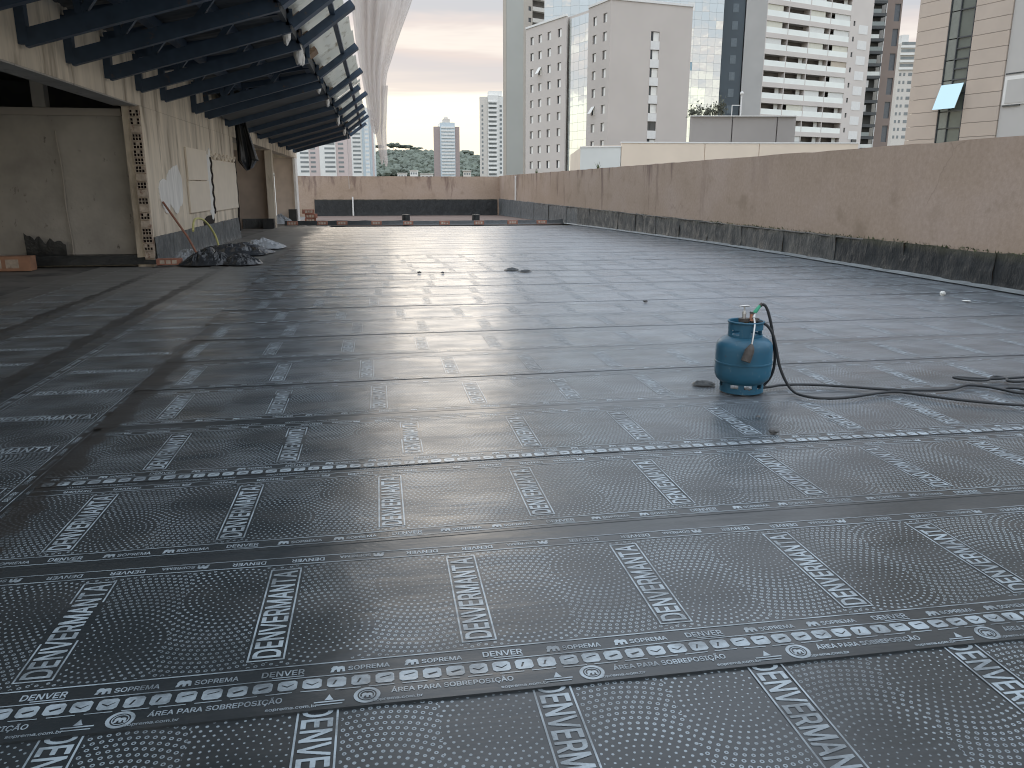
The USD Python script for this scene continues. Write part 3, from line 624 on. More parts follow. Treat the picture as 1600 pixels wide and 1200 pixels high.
gw = thing('far_white_block', 'white banded block glimpsed through the slot behind the thin concrete post', 'building', (-25, 214, GZ))
tower(gw, (-28.5, 214.5), (-22.5, 213.5), 8.6, 12, white_far, [(0.1, 0.95, 3.6 + 0.85 * i, 0.4, 0.06, glassy_far, 'window_band') for i in range(6)])
for i, (x, w, z1, lab) in enumerate(((20.0, 7, 9.2, 'small low white house under the hill left of the brown-sided tower'), (29.0, 6, 11.4, 'pale flat-roofed house with an open gallery under the hill'), (39.0, 10, 8.8, 'long low pale roof at the foot of the hill beside the brown-sided tower'), (61.5, 5, 12.6, 'white cottage-like block just right of the brown-sided tower'), (70.5, 6, 11.2, 'cream low block between the brown-sided tower and the white tower'))):
    hb = thing('low_house', lab, 'house', (x, 640, GZ))
    tower(hb, (x - w / 2, 640), (x + w / 2, 639.5), z1 + 1.0, 10, white_far if i != 4 else beige_far, [(0.12 + 0.3 * j, 0.3 + 0.3 * j, z1 - 1.8, 1.4, 0.05, glassy_far, 'window') for j in range(3)])
    tower(hb, (x - w / 2 - 0.4, 639.4), (x + w / 2 + 0.4, 638.9), z1 + 1.5, 11, beige_far, [], z1 + 1.02, 'roof')

# --- tall tower left of the hotel, low beige hall, plant walls, right-hand clad tower
tl = thing('tall_grey_tower', 'tall plain grey-beige tower wall left of the hotel-like block, running out of view', 'building', (41, 242, GZ))
grey_beige = mat('tall_tower_render', (0.46, 0.455, 0.415), 0.85, 0.05, 0.1)
tan_side = mat('tall_tower_side', (0.52, 0.46, 0.39), 0.85, 0.05, 0.1)
part(tl, 'edge_trim', prism([(37.4, 241.6), (38.3, 241.3), (38.5, 243), (37.6, 243)], GZ, 95), tan_side)
part(tl, 'wall', prism([(38.32, 241.2), (43.2, 240.3), (48, 262), (41, 264)], GZ, 95), grey_beige)
T0, T1 = (43.25, 240.2), (46.2, 243.0)
u = nrm(np.subtract(T1, T0)); L = math.dist(T0, T1)
holes = [(L * 0.52, L * 0.85, 7.5 + 3.02 * i, 8.7 + 3.02 * i) for i in range(28)]
m, u, no = facade(T0, T1, GZ, 95, holes); part(tl, 'side_wall', m, tan_side)
for h in holes[:17]: part(tl, 'window', slab_on(T0, u, no, *h, 0.15, 0.2), pane_dark)
T2 = (52.0, 246.0); u = nrm(np.subtract(T2, T1)); no = np.array([u[1], -u[0]]); L = math.dist(T1, T2)
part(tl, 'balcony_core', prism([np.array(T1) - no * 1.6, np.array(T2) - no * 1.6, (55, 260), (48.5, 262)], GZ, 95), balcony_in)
for i in range(5):
    part(tl, 'balcony_slab', slab_on(T1, u, no, 0.1, L, 44.0 + 3.05 * i, 45.1 + 3.05 * i, 0, 1.6), beige_far)

lb = thing('low_hall', 'low cream parapeted building right behind the brown wall, its face split by thin joints', 'building', (28, 70, GZ))
cream_hall = mat('cream_hall', (0.74, 0.63, 0.51), 0.85, 0.06, 0.3)
grey_hall = mat('grey_hall', (0.64, 0.65, 0.62), 0.85, 0.06, 0.3)
lbp = [(17.9, 71.2), (21.2, 69.7), (28.6, 69.0), (33.4, 68.4), (42.0, 67.0)]
part(lb, 'core', prism([(18.2, 71.5), (21.3, 70.0), (42, 67.4), (44, 90), (22, 92)], GZ, 4.75), cream_hall)
for i in range(4):
    p0, p1 = np.array(lbp[i]), np.array(lbp[i + 1]); u = nrm(p1 - p0); no = np.array([u[1], -u[0]])
    part(lb, 'wall_panel', slab_on(p0, u, no, 0.03, np.linalg.norm(p1 - p0) - 0.03, GZ, 4.95 if i else 4.6, -0.02, 0.25), grey_hall if i == 0 else cream_hall)
    part(lb, 'coping', slab_on(p0, u, no, 0.0, np.linalg.norm(p1 - p0), 4.952 if i else 4.602, 5.06 if i else 4.7, -0.06, 0.35), trim_pale)
gb = thing('rooftop_wall', 'plain grey rooftop wall with two dark joints in front of the balcony tower', 'wall', (50, 108, GZ))
grey_box = mat('grey_box', (0.38, 0.355, 0.335), 0.85, 0.05, 0.3)
gp = [(43.0, 109.2), (48.6, 108.3), (48.75, 108.27), (54.7, 107.3), (54.85, 107.27), (57.3, 106.9)]
for a, b in ((0, 1), (2, 3), (4, 5)):
    u = nrm(np.subtract(gp[b], gp[a])); no = np.array([u[1], -u[0]])
    part(gb, 'wall_panel', slab_on(gp[a], u, no, 0, math.dist(gp[a], gp[b]), GZ, 10.55, 0, 0.5), grey_box)
part(gb, 'core', prism([(43.6, 109.9), (57.0, 107.7), (62, 117), (48.2, 121)], GZ, 10.3), grey_box)
part(gb, 'coping', MB().bar((43.0, 109.3, 10.62), (57.3, 107.0, 10.62), 0.7, 0.12), trim_pale)
lamp = thing('rooftop_pole', 'thin white pole with a small ball top standing behind the grey rooftop wall', 'pole', (50.2, 109.2, 10.3))
part(lamp, 'pole', MB().tube([(50.2, 109.2, 10.3), (50.2, 109.2, 13.5)], 0.08, 8), trim_pale)
part(lamp, 'ball', MB().tm(trimesh.creation.icosphere(2, 0.25).apply_translation((50.2, 109.2, 13.7))), trim_pale)
leaf_grey = mat('grey_shrub_leaves', (0.12, 0.125, 0.095), 0.9, 0.4, 2)
rg = np.random.default_rng(5)
for i, (f, h, lab) in enumerate(((0.03, 1.0, 'low round shrub at the left end of the grey rooftop wall'), (0.10, 1.35, 'bushy grey shrub second from the left on the grey rooftop wall'), (0.18, 1.1, 'squat middle shrub on the grey rooftop wall'), (0.25, 1.6, 'tall spiky shrub near the dark tower on the grey rooftop wall'), (0.31, 1.9, 'tallest spiky shrub on the grey rooftop wall, nearest the dark tower'))):
    x, y = 43.0 + f * 14.3, 110.0 - f * 2.3
    t = thing('rooftop_shrub', lab, 'shrub', (x, y, 10.3)); part(t, 'stem', MB().tube([(x, y, 10.3), (x, y, 10.5 + h * 0.5)], 0.05, 6), wood)
    c = MB()
    for k in range(150):
        q = rg.normal(0, 1, 3) * np.array([0.28, 0.2, 0.3 * h]); s = 0.26
        d1, d2 = rg.normal(0, 1, 3) * s * 0.6, rg.normal(0, 1, 3) * s * 0.6 + [0, 0, s]
        o = np.array([x, y, 10.4 + h * 0.55]) + q
        c.add([o, o + d1, o + d2], [[0, 1, 2]])
    part(t, 'foliage', c, leaf_grey)

rt_ = thing('clad_tower', 'large tower clad in taupe panels with a vertical strip of dark green glass', 'building', (53, 66, GZ))
taupe = mat('taupe_panel', (0.475, 0.40, 0.335), 0.6, 0.06, 0.4)
taupe2 = mat('taupe_panel_warm', (0.485, 0.405, 0.335), 0.6, 0.06, 0.4)
green_glass = mat('green_glass', (0.12, 0.135, 0.115), 0.12, 0.15, 0.5)
lite_wall = mat('light_grey_cladding', (0.48, 0.465, 0.44), 0.6, 0.05, 0.3)
R0 = np.array([50.3, 72.6]); u = nrm((0.258, -0.966)); no = np.array([u[1], -u[0]])
part(rt_, 'core', prism([R0 - no * 0.5 + u * 0.05, R0 + u * 9.1 - no * 0.5, R0 + u * 22 - no * 0.9, R0 + u * 22 - no * 20, R0 - no * 20], GZ, 62), mat('joint_shadow', (0.16, 0.14, 0.125), 0.8))
for k in range(-2, 14):
    z0 = 5.57 + 1.206 * (k - 1)
    for s0, s1 in ((0.0, 3.25), (5.78, 9.15)):
        part(rt_, 'clad_panel', slab_on(R0, u, no, s0, s1, z0 + 0.02, z0 + 1.19, 0.0, 0.2), taupe if (k + int(s0)) % 3 else taupe2)
for s0, s1 in ((0.0, 3.25), (5.78, 9.15)):
    part(rt_, 'upper_cladding', slab_on(R0, u, no, s0, s1, 5.57 + 1.206 * 13 + 0.02, 62, 0.0, 0.2), taupe)
    part(rt_, 'lower_cladding', slab_on(R0, u, no, s0, s1, GZ, 5.57 - 1.206 * 3, 0.0, 0.2), taupe)
for k, (z0, z1) in enumerate(((2.0, 6.42), (6.46, 7.9), (10.62, 12.3), (12.34, 14.1), (14.14, 16.4), (16.44, 19.0), (7.94, 10.58))):
    part(rt_, 'glass_pane', slab_on(R0, u, no, 4.32, 5.55, z0, z1, 0.2, 0.25), green_glass)
    part(rt_, 'side_pane', slab_on(R0, u, no, 3.35, 4.22, z0, z1 - 0.05, 0.16, 0.21), mat('pale_green_pane', (0.20, 0.215, 0.19), 0.15))
part(rt_, 'glass_strip_above', slab_on(R0, u, no, 3.3, 5.74, 19.04, 62, 0.2, 0.25), green_glass)
for s in (3.28, 4.27, 5.66): part(rt_, 'mullion', slab_on(R0, u, no, s - 0.035, s + 0.035, 2.0, 62, 0.06, 0.26), pane_dark)
for z in (6.44, 7.92, 10.6, 12.32, 14.12, 16.42, 9.4, 11.5, 13.2): part(rt_, 'transom', slab_on(R0, u, no, 4.3, 5.64, z - 0.05, z + 0.05, 0.08, 0.26), pane_dark)
# the awning window that stands open and mirrors the sky
a0, a1 = R0 + u * 3.36 + no * 0.03, R0 + u * 5.6 + no * 0.03
b0, b1 = R0 + u * 3.36 + no * 0.85, R0 + u * 5.6 + no * 0.85
tv = [[*a0, 10.2], [*a1, 10.2], [*b1, 8.05], [*b0, 8.05]]
tn = np.cross(np.subtract(tv[1], tv[0]), np.subtract(tv[3], tv[0])); tn /= np.linalg.norm(tn)
tv = np.array(tv); tv2 = tv - tn * 0.06
f8 = [[0, 1, 2], [0, 2, 3], [4, 6, 5], [4, 7, 6]] + [k for e in range(4) for k in ([e, 4 + e, 4 + (e + 1) % 4], [e, 4 + (e + 1) % 4, (e + 1) % 4])]
part(rt_, 'open_window', MB().add(np.vstack([tv, tv2]), f8), glass_material('open_pane', (0.62, 0.80, 0.84)), label='awning window standing open and mirroring the pale sky')
part(rt_, 'side_wing', slab_on(R0, u, no, 9.2, 22, GZ, 62, 0.12, 1.0), lite_wall)
part(rt_, 'wing_window_frame', slab_on(R0, u, no, 9.35, 12.6, 8.0, 10.3, 0.02, 0.14), trim_pale)
part(rt_, 'wing_shutter', slab_on(R0, u, no, 9.6, 12.4, 8.12, 10.0, -0.02, 0.05), lite_wall)
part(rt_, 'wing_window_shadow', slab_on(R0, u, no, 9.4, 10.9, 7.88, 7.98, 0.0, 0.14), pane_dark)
part(rt_, 'wing_joint', slab_on(R0, u, no, 9.3, 14, 10.45, 10.56, 0.08, 0.14), pane_dark)

# ------------------------------------------------------------------ the roof floor
def undul(x, y):
    """Height of the laid membrane over the slab plane."""
    return slope(y) + 0.0060 * (fb(x * 0.9, y * 4.0, 0, 3, 3) - 0.5) + 0.010 * (fb(x * 0.5, y * 0.6, 0, 2, 9) - 0.5)
def strip_left(y): return -1.63 - 0.022 * (y - 4.5)
roof = thing('roof_floor', None, None, (0, 0, 0), kind='structure')
# slab: one sheet under everything, and the strips of membrane on it
ys = np.r_[np.arange(-6, 30, 1.0), np.arange(30, 56, 2.0)]; xs = np.r_[-9.5, -6, XL, -2, 0, 3, 6, XR + 0.2]
part(roof, 'slab', MB().grid(np.array([[(x, y, slope(y) - 0.045) for x in xs] for y in ys])), dusty_slab, smooth=True)
part(roof, 'slab_underside', MB().box((-9.5, -6, -13.0), (XR + 0.3, 56, -1.2)), grey_concrete)

_tc = {}
def flat_text(t, h, bold=True):
    k = (t, h, bold)
    if k not in _tc:
        m = meshkit.text_mesh(t, h, 1.0, bold)
        up_ = (m.face_normals[:, 2] > 0.9)
        f = m.faces[up_]; ids, inv = np.unique(f, return_inverse=True)
        _tc[k] = (m.vertices[ids][:, :2].copy(), inv.reshape(-1, 3))
    return _tc[k]
class Print:
    """Flat print in roll coordinates (u along the roll, v across it)."""
    def __init__(s): s.v, s.f, s.n = [], [], 0
    def add(s, v, f): s.v.append(np.asarray(v, float)); s.f.append(np.asarray(f, int) + s.n); s.n += len(v)
    def rect(s, u0, v0, u1, v1): s.add([[u0, v0], [u1, v0], [u1, v1], [u0, v1]], [[0, 1, 2], [0, 2, 3]])
    def line(s, u0, u1, v, w):
        n = max(1, int((u1 - u0) / 0.12)); q = np.linspace(u0, u1, n + 1)
        for a, b in zip(q[:-1], q[1:]): s.rect(a, v - w / 2, b, v + w / 2)
    def text(s, t, h, u, v, width=None, rot=0, bold=True, slant=0.0):
        q, f = flat_text(t, h, bold); q = q.copy()
        L = q[:, 0].max() - q[:, 0].min(); q[:, 0] -= q[:, 0].min()
        if width: q[:, 0] *= width / L
        q[:, 0] += slant * q[:, 1]
        if rot == 90: q = np.c_[-q[:, 1], q[:, 0]]
        if rot == 180: q = -q
        s.add(q + [u, v], f)
    def poly(s, pts, u, v):
        pts = np.asarray(pts, float) + [u, v]; e = trimesh.creation.triangulate_polygon(Polygon(pts), engine='earcut'); s.add(e[0], e[1])
    def ring(s, u, v, ra, rb, n=20, asp=1.0):
        a = np.arange(n) / n * 2 * np.pi; o = np.c_[np.cos(a), np.sin(a) * asp]
        p = np.vstack([o * ra, o * rb]) + [u, v]
        s.add(p, [t for i in range(n) for t in ([i, (i + 1) % n, n + (i + 1) % n], [i, n + (i + 1) % n, n + i])])
BEAST = np.array([[0, 0], [.004, .014], [.002, .02], [.008, .03], [.018, .031], [.022, .026], [.034, .029], [.042, .024], [.044, 0], [.036, 0], [.035, .012], [.030, .013], [.028, 0], [.020, 0], [.019, .013], [.013, .010], [.010, 0]]) * 0.95
ICON = np.array([[.008, 0], [.044, 0], [.052, .008], [.052, .040], [.044, .048], [.008, .048], [0, .040], [0, .008]])
def rounded_icon(kind):
    p = Polygon(ICON)
    cuts = [Polygon([(.012, .022), (.040, .030), (.042, .024), (.018, .014)]), Polygon([(.010, .030), (.026, .020), (.044, .032), (.042, .027), (.026, .014), (.010, .025)]), Polygon([(.014, .012), (.022, .034), (.028, .034), (.020, .012)]), Polygon([(.012, .028), (.042, .036), (.044, .032), (.014, .024)])]
    p = p.difference(cuts[kind % 4])
    e = trimesh.creation.triangulate_polygon(p if p.geom_type == 'Polygon' else max(p.geoms, key=lambda q: q.area), engine='earcut')
    return e
ICONS = [rounded_icon(i) for i in range(4)]
def roll_print(u0, u1, phase, near, seed, fine=True, label_only=False):
    """The print of one roll between u0 and u1: lettered boxes at phase + n * PITCH_U, the near border (how wide) and the far border."""
    P = Print(); rg = np.random.default_rng(seed)
    n0, n1 = math.ceil((u0 + 0.07 - phase) / PITCH_U), math.floor((u1 - 0.07 - phase) / PITCH_U)
    for n in range(n0, n1 + 1):
        c = phase + n * PITCH_U
        a, b, w = c - 0.054, c + 0.054, 0.0055
        P.rect(a, 0.04, a + w, 0.62); P.rect(b - w, 0.04, b, 0.62); P.rect(a + w, 0.04, b - w, 0.04 + w); P.rect(a + w, 0.62 - w, b - w, 0.62)
        P.text('DENVERMANTA', 0.077, c + 0.0385, 0.056, 0.548, 90)
    if label_only: return P
    P.line(u0, u1, 0.0, 0.005); P.line(u0, u1, 0.655, 0.005)
    if not fine: 
        q = u0 + 0.05
        while q < u1 - 0.2:
            P.rect(q, -0.05, q + 0.12, -0.025); P.rect(q + 0.05, 0.668, q + 0.17, 0.690); q += 0.21
        return P
    k = 0; q = math.floor(u0 / PITCH_U) * PITCH_U + phase % PITCH_U - PITCH_U
    while q < u1 - 0.16:
        if q > u0 + 0.02:
            if k % 3 == 0:
                P.text('DENVER', 0.025, q, -0.046, 0.118); P.rect(q + 0.03, -0.056, q + 0.118, -0.052)
            else:
                P.poly(BEAST, q - 0.02, -0.050); P.text('SOPREMA', 0.020, q + 0.03, -0.047, 0.118)
            if q + 0.16 < u1 and near < 0.2 or True:
                if k % 3 == 1: P.poly(-BEAST, q + 0.14, 0.700); P.text('SOPREMA', 0.018, q + 0.09, 0.697, 0.115, 180)
                else: P.text('DENVER', 0.023, q + 0.13, 0.694, 0.118, 180)
        q += PITCH_U / 3; k += 1
    P.line(u0, u1, 0.712, 0.004)
    if near < 0.2:
        q = u0 + 0.1
        while q < u1 - 0.45:
            P.text('ÁREA PARA SOBREPOSIÇÃO', 0.017, q + 0.34, 0.752, 0.30, 180, bold=False); q += 0.44
    P.line(u0, u1, -0.064, 0.004)
    q = u0 + 0.02; i = int(rg.integers(4))
    if near > 0.10:
        while q < u1 - 0.06:
            v, f = ICONS[(i // 2) % 4]; P.add(v + [q, -0.124], f); q += 0.0665; i += 1
    if near > 0.2:
        q = u0 + 0.03
        while q < u1 - 0.08: P.rect(q, -0.137, q + 0.070, -0.1335); q += 0.092
        q = math.floor(u0 / PITCH_U) * PITCH_U + phase % PITCH_U - 0.9
        while q < u1 - 0.35:
            if q > u0:
                P.text('ÁREA PARA SOBREPOSIÇÃO', 0.021, q, -0.176, 0.34)
            for o in (-0.05, 0.30):
                if u0 < q + o < u1 - 0.15: P.text('soprema.com.br', 0.0115, q + o, -0.207, 0.135)
            o = q - 0.16
            if u0 < o: 
                P.rect(o - 0.045, -0.192, o + 0.035, -0.187); P.rect(o - 0.04, -0.203, o + 0.03, -0.199)
                P.poly([(-.018, 0), (.006, 0), (.000, .012), (-.006, .026), (-.012, .012)], o, -0.183)
            o = q - 0.065 + 0.0
            if u0 + 0.05 < o: P.ring(o, -0.176, 0.036, 0.026, 22, 1.0); P.ring(o, -0.176, 0.022, 0.019, 18); P.poly(BEAST * 0.75, o - 0.016, -0.188)
            q += PITCH_U
    return P

def lay_sheet(frame, u0, u1, vn, vf, phase, P, fm_, im_, base=0.0, du=0.05, dv=0.035, lift=0.010, thick=0.004, seed=0, printed=True, ufun=None):
    """One roll of membrane. frame(u, v) gives x, y; vn and vf are its near and far edges, the near one lapped over its neighbour. ufun(v) trims its left end."""
    nu, nv = max(2, int((u1 - u0) / du)), max(3, int((vf - vn) / dv))
    U, V = np.meshgrid(np.linspace(u0, u1, nu + 1), np.linspace(vn, vf, nv + 1))
    wob = 0.006 * (fb(U * 1.3, seed * 3.7, 0, 3, seed) - 0.5)
    Vw = V + np.where(np.arange(nv + 1)[:, None] == 0, wob, 0)
    def height(u, v, x, y):
        a = np.clip((v - vn) / 0.17, 0, 1)
        lap = lift * (1 - a * a * (3 - 2 * a))
        buck = (0.5 * lift * np.clip(1 - (v - vn) / 0.10, 0, 1) * fb(np.asarray(u) * 2.2, seed * 1.9, 0, 2, seed + 5) + 0.011 * np.clip(1 - np.abs(v - vn - 0.10) / 0.10, 0, 1) * np.clip(fb(np.asarray(u) * 3.5, np.asarray(v) * 9.0, seed, 3, seed + 6) - 0.45, 0, 1))
        return undul(x, y) + base + lap + buck
    X, Y = frame(U, Vw); Z = height(U, Vw, X, Y)
    top = np.dstack([X, Y, Z])
    foot = top[0].copy(); foot[:, 2] -= thick + (0.004 if thick > 0.002 else 0.001)
    m = MB().grid(top).grid(np.stack([foot, top[0]]))
    uvs = np.vstack([np.dstack([U - phase, Vw]).reshape(-1, 2), np.full((2 * (nu + 1), 2), -1.0)])
    sheet = part(roof, 'membrane_sheet', m, fm_, smooth=True, uv=uvs)
    if P is not None and P.n:
        v = np.vstack(P.v); f = np.vstack(P.f)
        cy = v[f][:, :, 1].mean(1); cx = v[f][:, :, 0].mean(1)
        f = f[(cy > vn + 0.006) & (cy < vf) & (cx > u0) & (cx < u1)]
        if len(f):
            # heights read off the sheet's own grid, so the print never dips under it
            gu, gv = (v[:, 0] - u0) / (u1 - u0) * nu, np.clip((v[:, 1] - vn) / (vf - vn) * nv, 0, nv - 1e-6)
            i, j = np.clip(np.floor(gu).astype(int), 0, nu - 1), np.floor(gv).astype(int)
            fu, fv = gu - i, gv - j
            z00, z10, z01, z11 = Z[j, i], Z[j, i + 1], Z[j + 1, i], Z[j + 1, i + 1]
            zz = np.where(fu > fv, z00 + fu * (z10 - z00) + fv * (z11 - z10), z00 + fv * (z01 - z00) + fu * (z11 - z01))
            x, y = frame(v[:, 0], v[:, 1])
            ids, inv = np.unique(f, return_inverse=True)
            part(sheet, 'printed_marks', (np.c_[x, y, zz + 0.0012][ids], inv.reshape(-1, 3)), im_, kind='stuff')
    return sheet

def bend(x): return 0.045 * np.tanh(x / 1.4)
# the near roll, unrolled the other way round
fr = lambda u, v: (-u, 1.965 - v)
P = roll_print(-6.0, 3.0, -0.425, 0.1, 3)
lay_sheet(fr, -6.0, 3.0, -0.25, 0.9, -0.425, P, film_x, ink_x, base=-0.001, lift=0.0)
# the rolls across the roof, each lapped over the one before
phases = {1: 0.257, 2: 0.01, 3: 0.135}
NEAR = {1: 2.106, 2: 3.0, 3: 3.89}
for k in range(1, 35):
    N = NEAR.get(k, 3.89 + 0.893 * (k - 3) + 0.02 * math.sin(k * 2.1))
    ph = phases.get(k, float(np.random.default_rng(k).uniform(0, PITCH_U)))
    ul = -3.6 if k == 1 else float(strip_left(N)) - 0.02 * math.sin(k * 1.7)
    ur = XR - 0.05
    if N < 2.5: ur = 4.2
    elif N < 6: ur = 7.6
    fr = (lambda N, b: (lambda u, v: (u, N + v + (bend(u) if b else 0 * u) + (0.004 * math.sin(N * 7.7) * u if b else 0))))(N, k >= 2)
    near = 0.22 if k == 1 else (0.13 if k == 3 else 0.085 + 0.01 * math.sin(k * 3.3))
    far = N > 9.5
    P = None
    if N < 16: P = roll_print(ul, ur, ph, near, k, fine=N < 8.0)
    lay_sheet(fr, ul, ur, -near, 0.86, ph, P, film_x, ink_x, base=0.001 * (k % 2), du=0.05 if N < 9 else 0.10, dv=0.04 if N < 9 else 0.075, lift=0.004 if k == 1 else 0.0018, thick=0.004 if k == 1 else 0.001, seed=k)
# rolls along the roof on the left, lapped under the others
for k, (N, vn, vf) in enumerate(((-2.365, -0.20, 0.80), (-3.315, -0.20, 0.78), (-4.25, -0.48, 0.76))):
    fr = (lambda N: (lambda u, v: (N + v, -u)))(N)
    ph = -5.01 if k == 0 else (-6.65 if k == 1 else -5.3)
    y0, y1 = 2.6, (14.7, 14.9, 14.75)[k]
    P = roll_print(-y1, -y0, ph, 0.09, 50 + k, fine=k < 2)
    lay_sheet(fr, -y1, -y0, vn, vf, ph, P, film_y, ink_y, base=-0.016 - 0.003 * k, du=0.06, dv=0.05, lift=0.010, seed=60 + k)
# dusty plain sheets beyond them, along the wall
for k, (x0, x1, y0, y1) in enumerate(((-3.85, -2.72, 14.6, 24.2), (-2.86, -1.75, 14.3, 27.0), (-3.85, -2.8, 24.0, 38.0), (-2.9, -1.9, 26.8, 37.6))):
    fr = (lambda x0: (lambda u, v: (x0 + v, -u)))(x0)
    lay_sheet(fr, -y1, -y0, 0.0, x1 - x0, 0.0, None, film_plain, ink_y, base=-0.018 + 0.003 * k, du=0.12, dv=0.06, lift=0.008, seed=70 + k)
# unfinished reddish floor beyond the line of bricks
xs = np.linspace(-4.0, XR, 20); ys2 = np.linspace(34.6, 54.5, 12)
part(roof, 'unfinished_screed', MB().grid(np.array([[(x, y, slope(y) - 0.02) for x in xs] for y in ys2])), screed)

# ------------------------------------------------------------------ parapets
def rough_wall(name, a, b, z0f, z1, t, label, seed, n=120):
    a, b = np.asarray(a, float), np.asarray(b, float); L = np.linalg.norm(b - a); u = (b - a) / L; no = np.array([u[1], -u[0]])
    s = np.linspace(0, L, n); c = a + s[:, None] * u
    zt = z1 + 0.035 * (fb(s * 1.7, seed, 0, 5, seed) - 0.5); zb = z0f(c[:, 1])
    zz = np.linspace(0, 1, 9)
    face = np.array([[(*(c[i] - no * 0.0 + no * 0.012 * (fb(s[i] * 1.5, w * 2.0, 0, 3, seed) - 0.5)), zb[i] + (zt[i] - zb[i]) * w) for i in range(n)] for w in zz])
    back = face[::-1].copy(); back[:, :, :2] -= no * t
    th = thing(name, label, 'wall', (*a, float(zb[0])))
    part(th, 'wall_body', MB().grid(np.vstack([face, back, face[:1]])), parapet_mat, smooth=30)
    return th
base_z = lambda y: slope(y) - 0.30
wr = rough_wall('parapet_wall', (XR, 54.4), (XR, -4.0), base_z, 1.97, 0.25, 'long brown rendered parapet wall along the right side of the roof with a black skirt', 4, 200)
wf = rough_wall('parapet_wall', (-6.0, 54.4), (XR + 0.25, 54.4), base_z, 1.93, 0.25, 'brown rendered parapet wall closing the far end of the roof', 8, 40)
part(wf, 'downpipe', MB().tube([(-1.55, 54.3, slope(54.0) - 0.02), (-1.55, 54.3, 0.62)], 0.05, 8), trim_pale)
part(wr, 'downpipe', MB().tube([(XR - 0.06, 47.5, 0.5), (XR - 0.06, 47.5, 1.9)], 0.05, 8), trim_pale)
# skirting, sheet by sheet
def skirt_sheet(th, fx, s0, s1, ztop, zfl, m, seed, out=0.03):
    n, k = 15, 9
    S, W = np.meshgrid(np.linspace(s0, s1, n), np.linspace(0, 1, k))
    bul = out * (0.5 + fb(S * 5, W * 2.2, seed, 3, seed)) + 0.05 * np.clip(0.16 - W, 0, 1) / 0.16 * 0.5
    top = ztop + 0.030 * (fb(S * 7, seed, 0, 4, seed + 2) - 0.5)
    P3 = fx(S, bul, zfl(S) + (top - zfl(S)) * W)
    edge = P3[-1].copy(); inner = fx(S[-1:], -0.004 + 0 * S[-1:], P3[-1:, :, 2])[0]
    sidea, sideb = P3[:, 0], P3[:, -1]
    mm = MB().grid(np.vstack([P3, inner[None]]))
    part(th, 'skirting_sheet', mm, m, smooth=40)
fxR = lambda S, d, z: np.dstack([XR - d, S, z])
s = -3.0; i = 0
while s < 54:
    w = 0.96 if s < 26 else 1.9
    m_ = skirt_mat if s < 13.0 else (skirt_aged if s < 31 else skirt_grey)
    skirt_sheet(wr, fxR, s, min(s + w + 0.012, 54.2), 0.485 + 0.01 * math.sin(i * 2.3), lambda S: slope(S) - 0.01, m_, i + 20, 0.040 + 0.012 * (i % 2)); s += w; i += 1
fxF = lambda S, d, z: np.dstack([S, 54.4 - d, z])
for i in range(6): skirt_sheet(wf, fxF, -4.0 + 2.0 * i, -1.99 + 2.0 * i, 0.45, lambda S: slope(54.0) + 0 * S - 0.02, skirt_mat, 90 + i)
# the pale torched fillet along the foot of the right-hand wall
yy = np.linspace(-2, 36, 260)
prof = [(0.0, 0.075), (0.02, 0.055), (0.05, 0.022), (0.085, 0.006)]
fil = np.array([[(XR - 0.045 - d - 0.012 * fb(y * 4, 0, 0, 3, 2), y, float(undul(np.array(XR - .1), np.array(y))) + h * 0.55 + 0.014) for y in yy] for d, h in prof])
part(wr, 'torched_fillet', MB().grid(fil), fillet_mat, smooth=True)
led = MB()
for y0 in np.arange(12.5, 40.0, 1.9):
    yl = np.linspace(y0, y0 + 1.86, 16)
    led.tube(np.c_[XR - 0.035 - 0.02 * fb(yl * 3, 1.0, 0, 3, 4), yl, 0.455 + 0.035 * fb(yl * 2.5, 2.0, 0, 4, 9)], 0.012 + 0.008 * fb(yl * 5, 3.0, 0, 3, 5), 6)
part(wr, 'mortar_ledge', led, dusty_slab, smooth=True, kind='stuff')
# moss along the top of the skirt
mm = MB()
for i in range(900):
    y = float(rng.uniform(6.0, 19.0)); 
    if rng.random() > float(fb(np.array(y * 1.3), np.array(2.0), 0, 3, 5)) * 1.35: continue
    o = np.array([XR - 0.03 - rng.uniform(0, 0.012), y, 0.485 + rng.uniform(-0.02, 0.02)])
    d1, d2 = np.array([-rng.uniform(0, .02), rng.normal(0, 0.02), rng.normal(0.0, 0.012)]), np.array([-rng.uniform(0, .03), rng.normal(0, 0.016), rng.uniform(0.012, 0.045)])
    mm.add([o, o + d1, o + d2], [[0, 1, 2]])
part(wr, 'moss', mm, moss, kind='stuff')
# small weed sprigs on top of the wall, far end
for i, (y, lab) in enumerate(((30.0, 'small dark weed sprig on the wall top nearer the camera'), (42.0, 'small dark weed sprig on the wall top farther along'))):
    c = MB(); rg = np.random.default_rng(i)
    for k in range(14):
        o = np.array([XR + 0.1 + rg.normal(0, .03), y + rg.normal(0, .05), 1.955]); d = np.array([rg.normal(0, .06), rg.normal(0, .06), rg.uniform(.1, .32)])
        c.add([o, o + [0.03, 0.02, 0.0], o + d], [[0, 1, 2]])
    solo('wall_weed', c, moss, lab, 'weed')

# ------------------------------------------------------------------ left-hand building
lw = thing('unfinished_building', 'unfinished building of streaked cement plaster with open bays along the left side of the roof', 'building', (XL, 15, 0))
def bx(lo, hi): return MB().box(lo, hi)
part(lw, 'beam', bx((XL - 0.36, -4.0, 2.66), (XL, 43.0, 4.3)), left_plaster)
part(lw, 'beam_soffit', bx((XL - 0.37, -4.0, 2.64), (XL - 0.003, 14.9, 2.658)), grey_concrete)
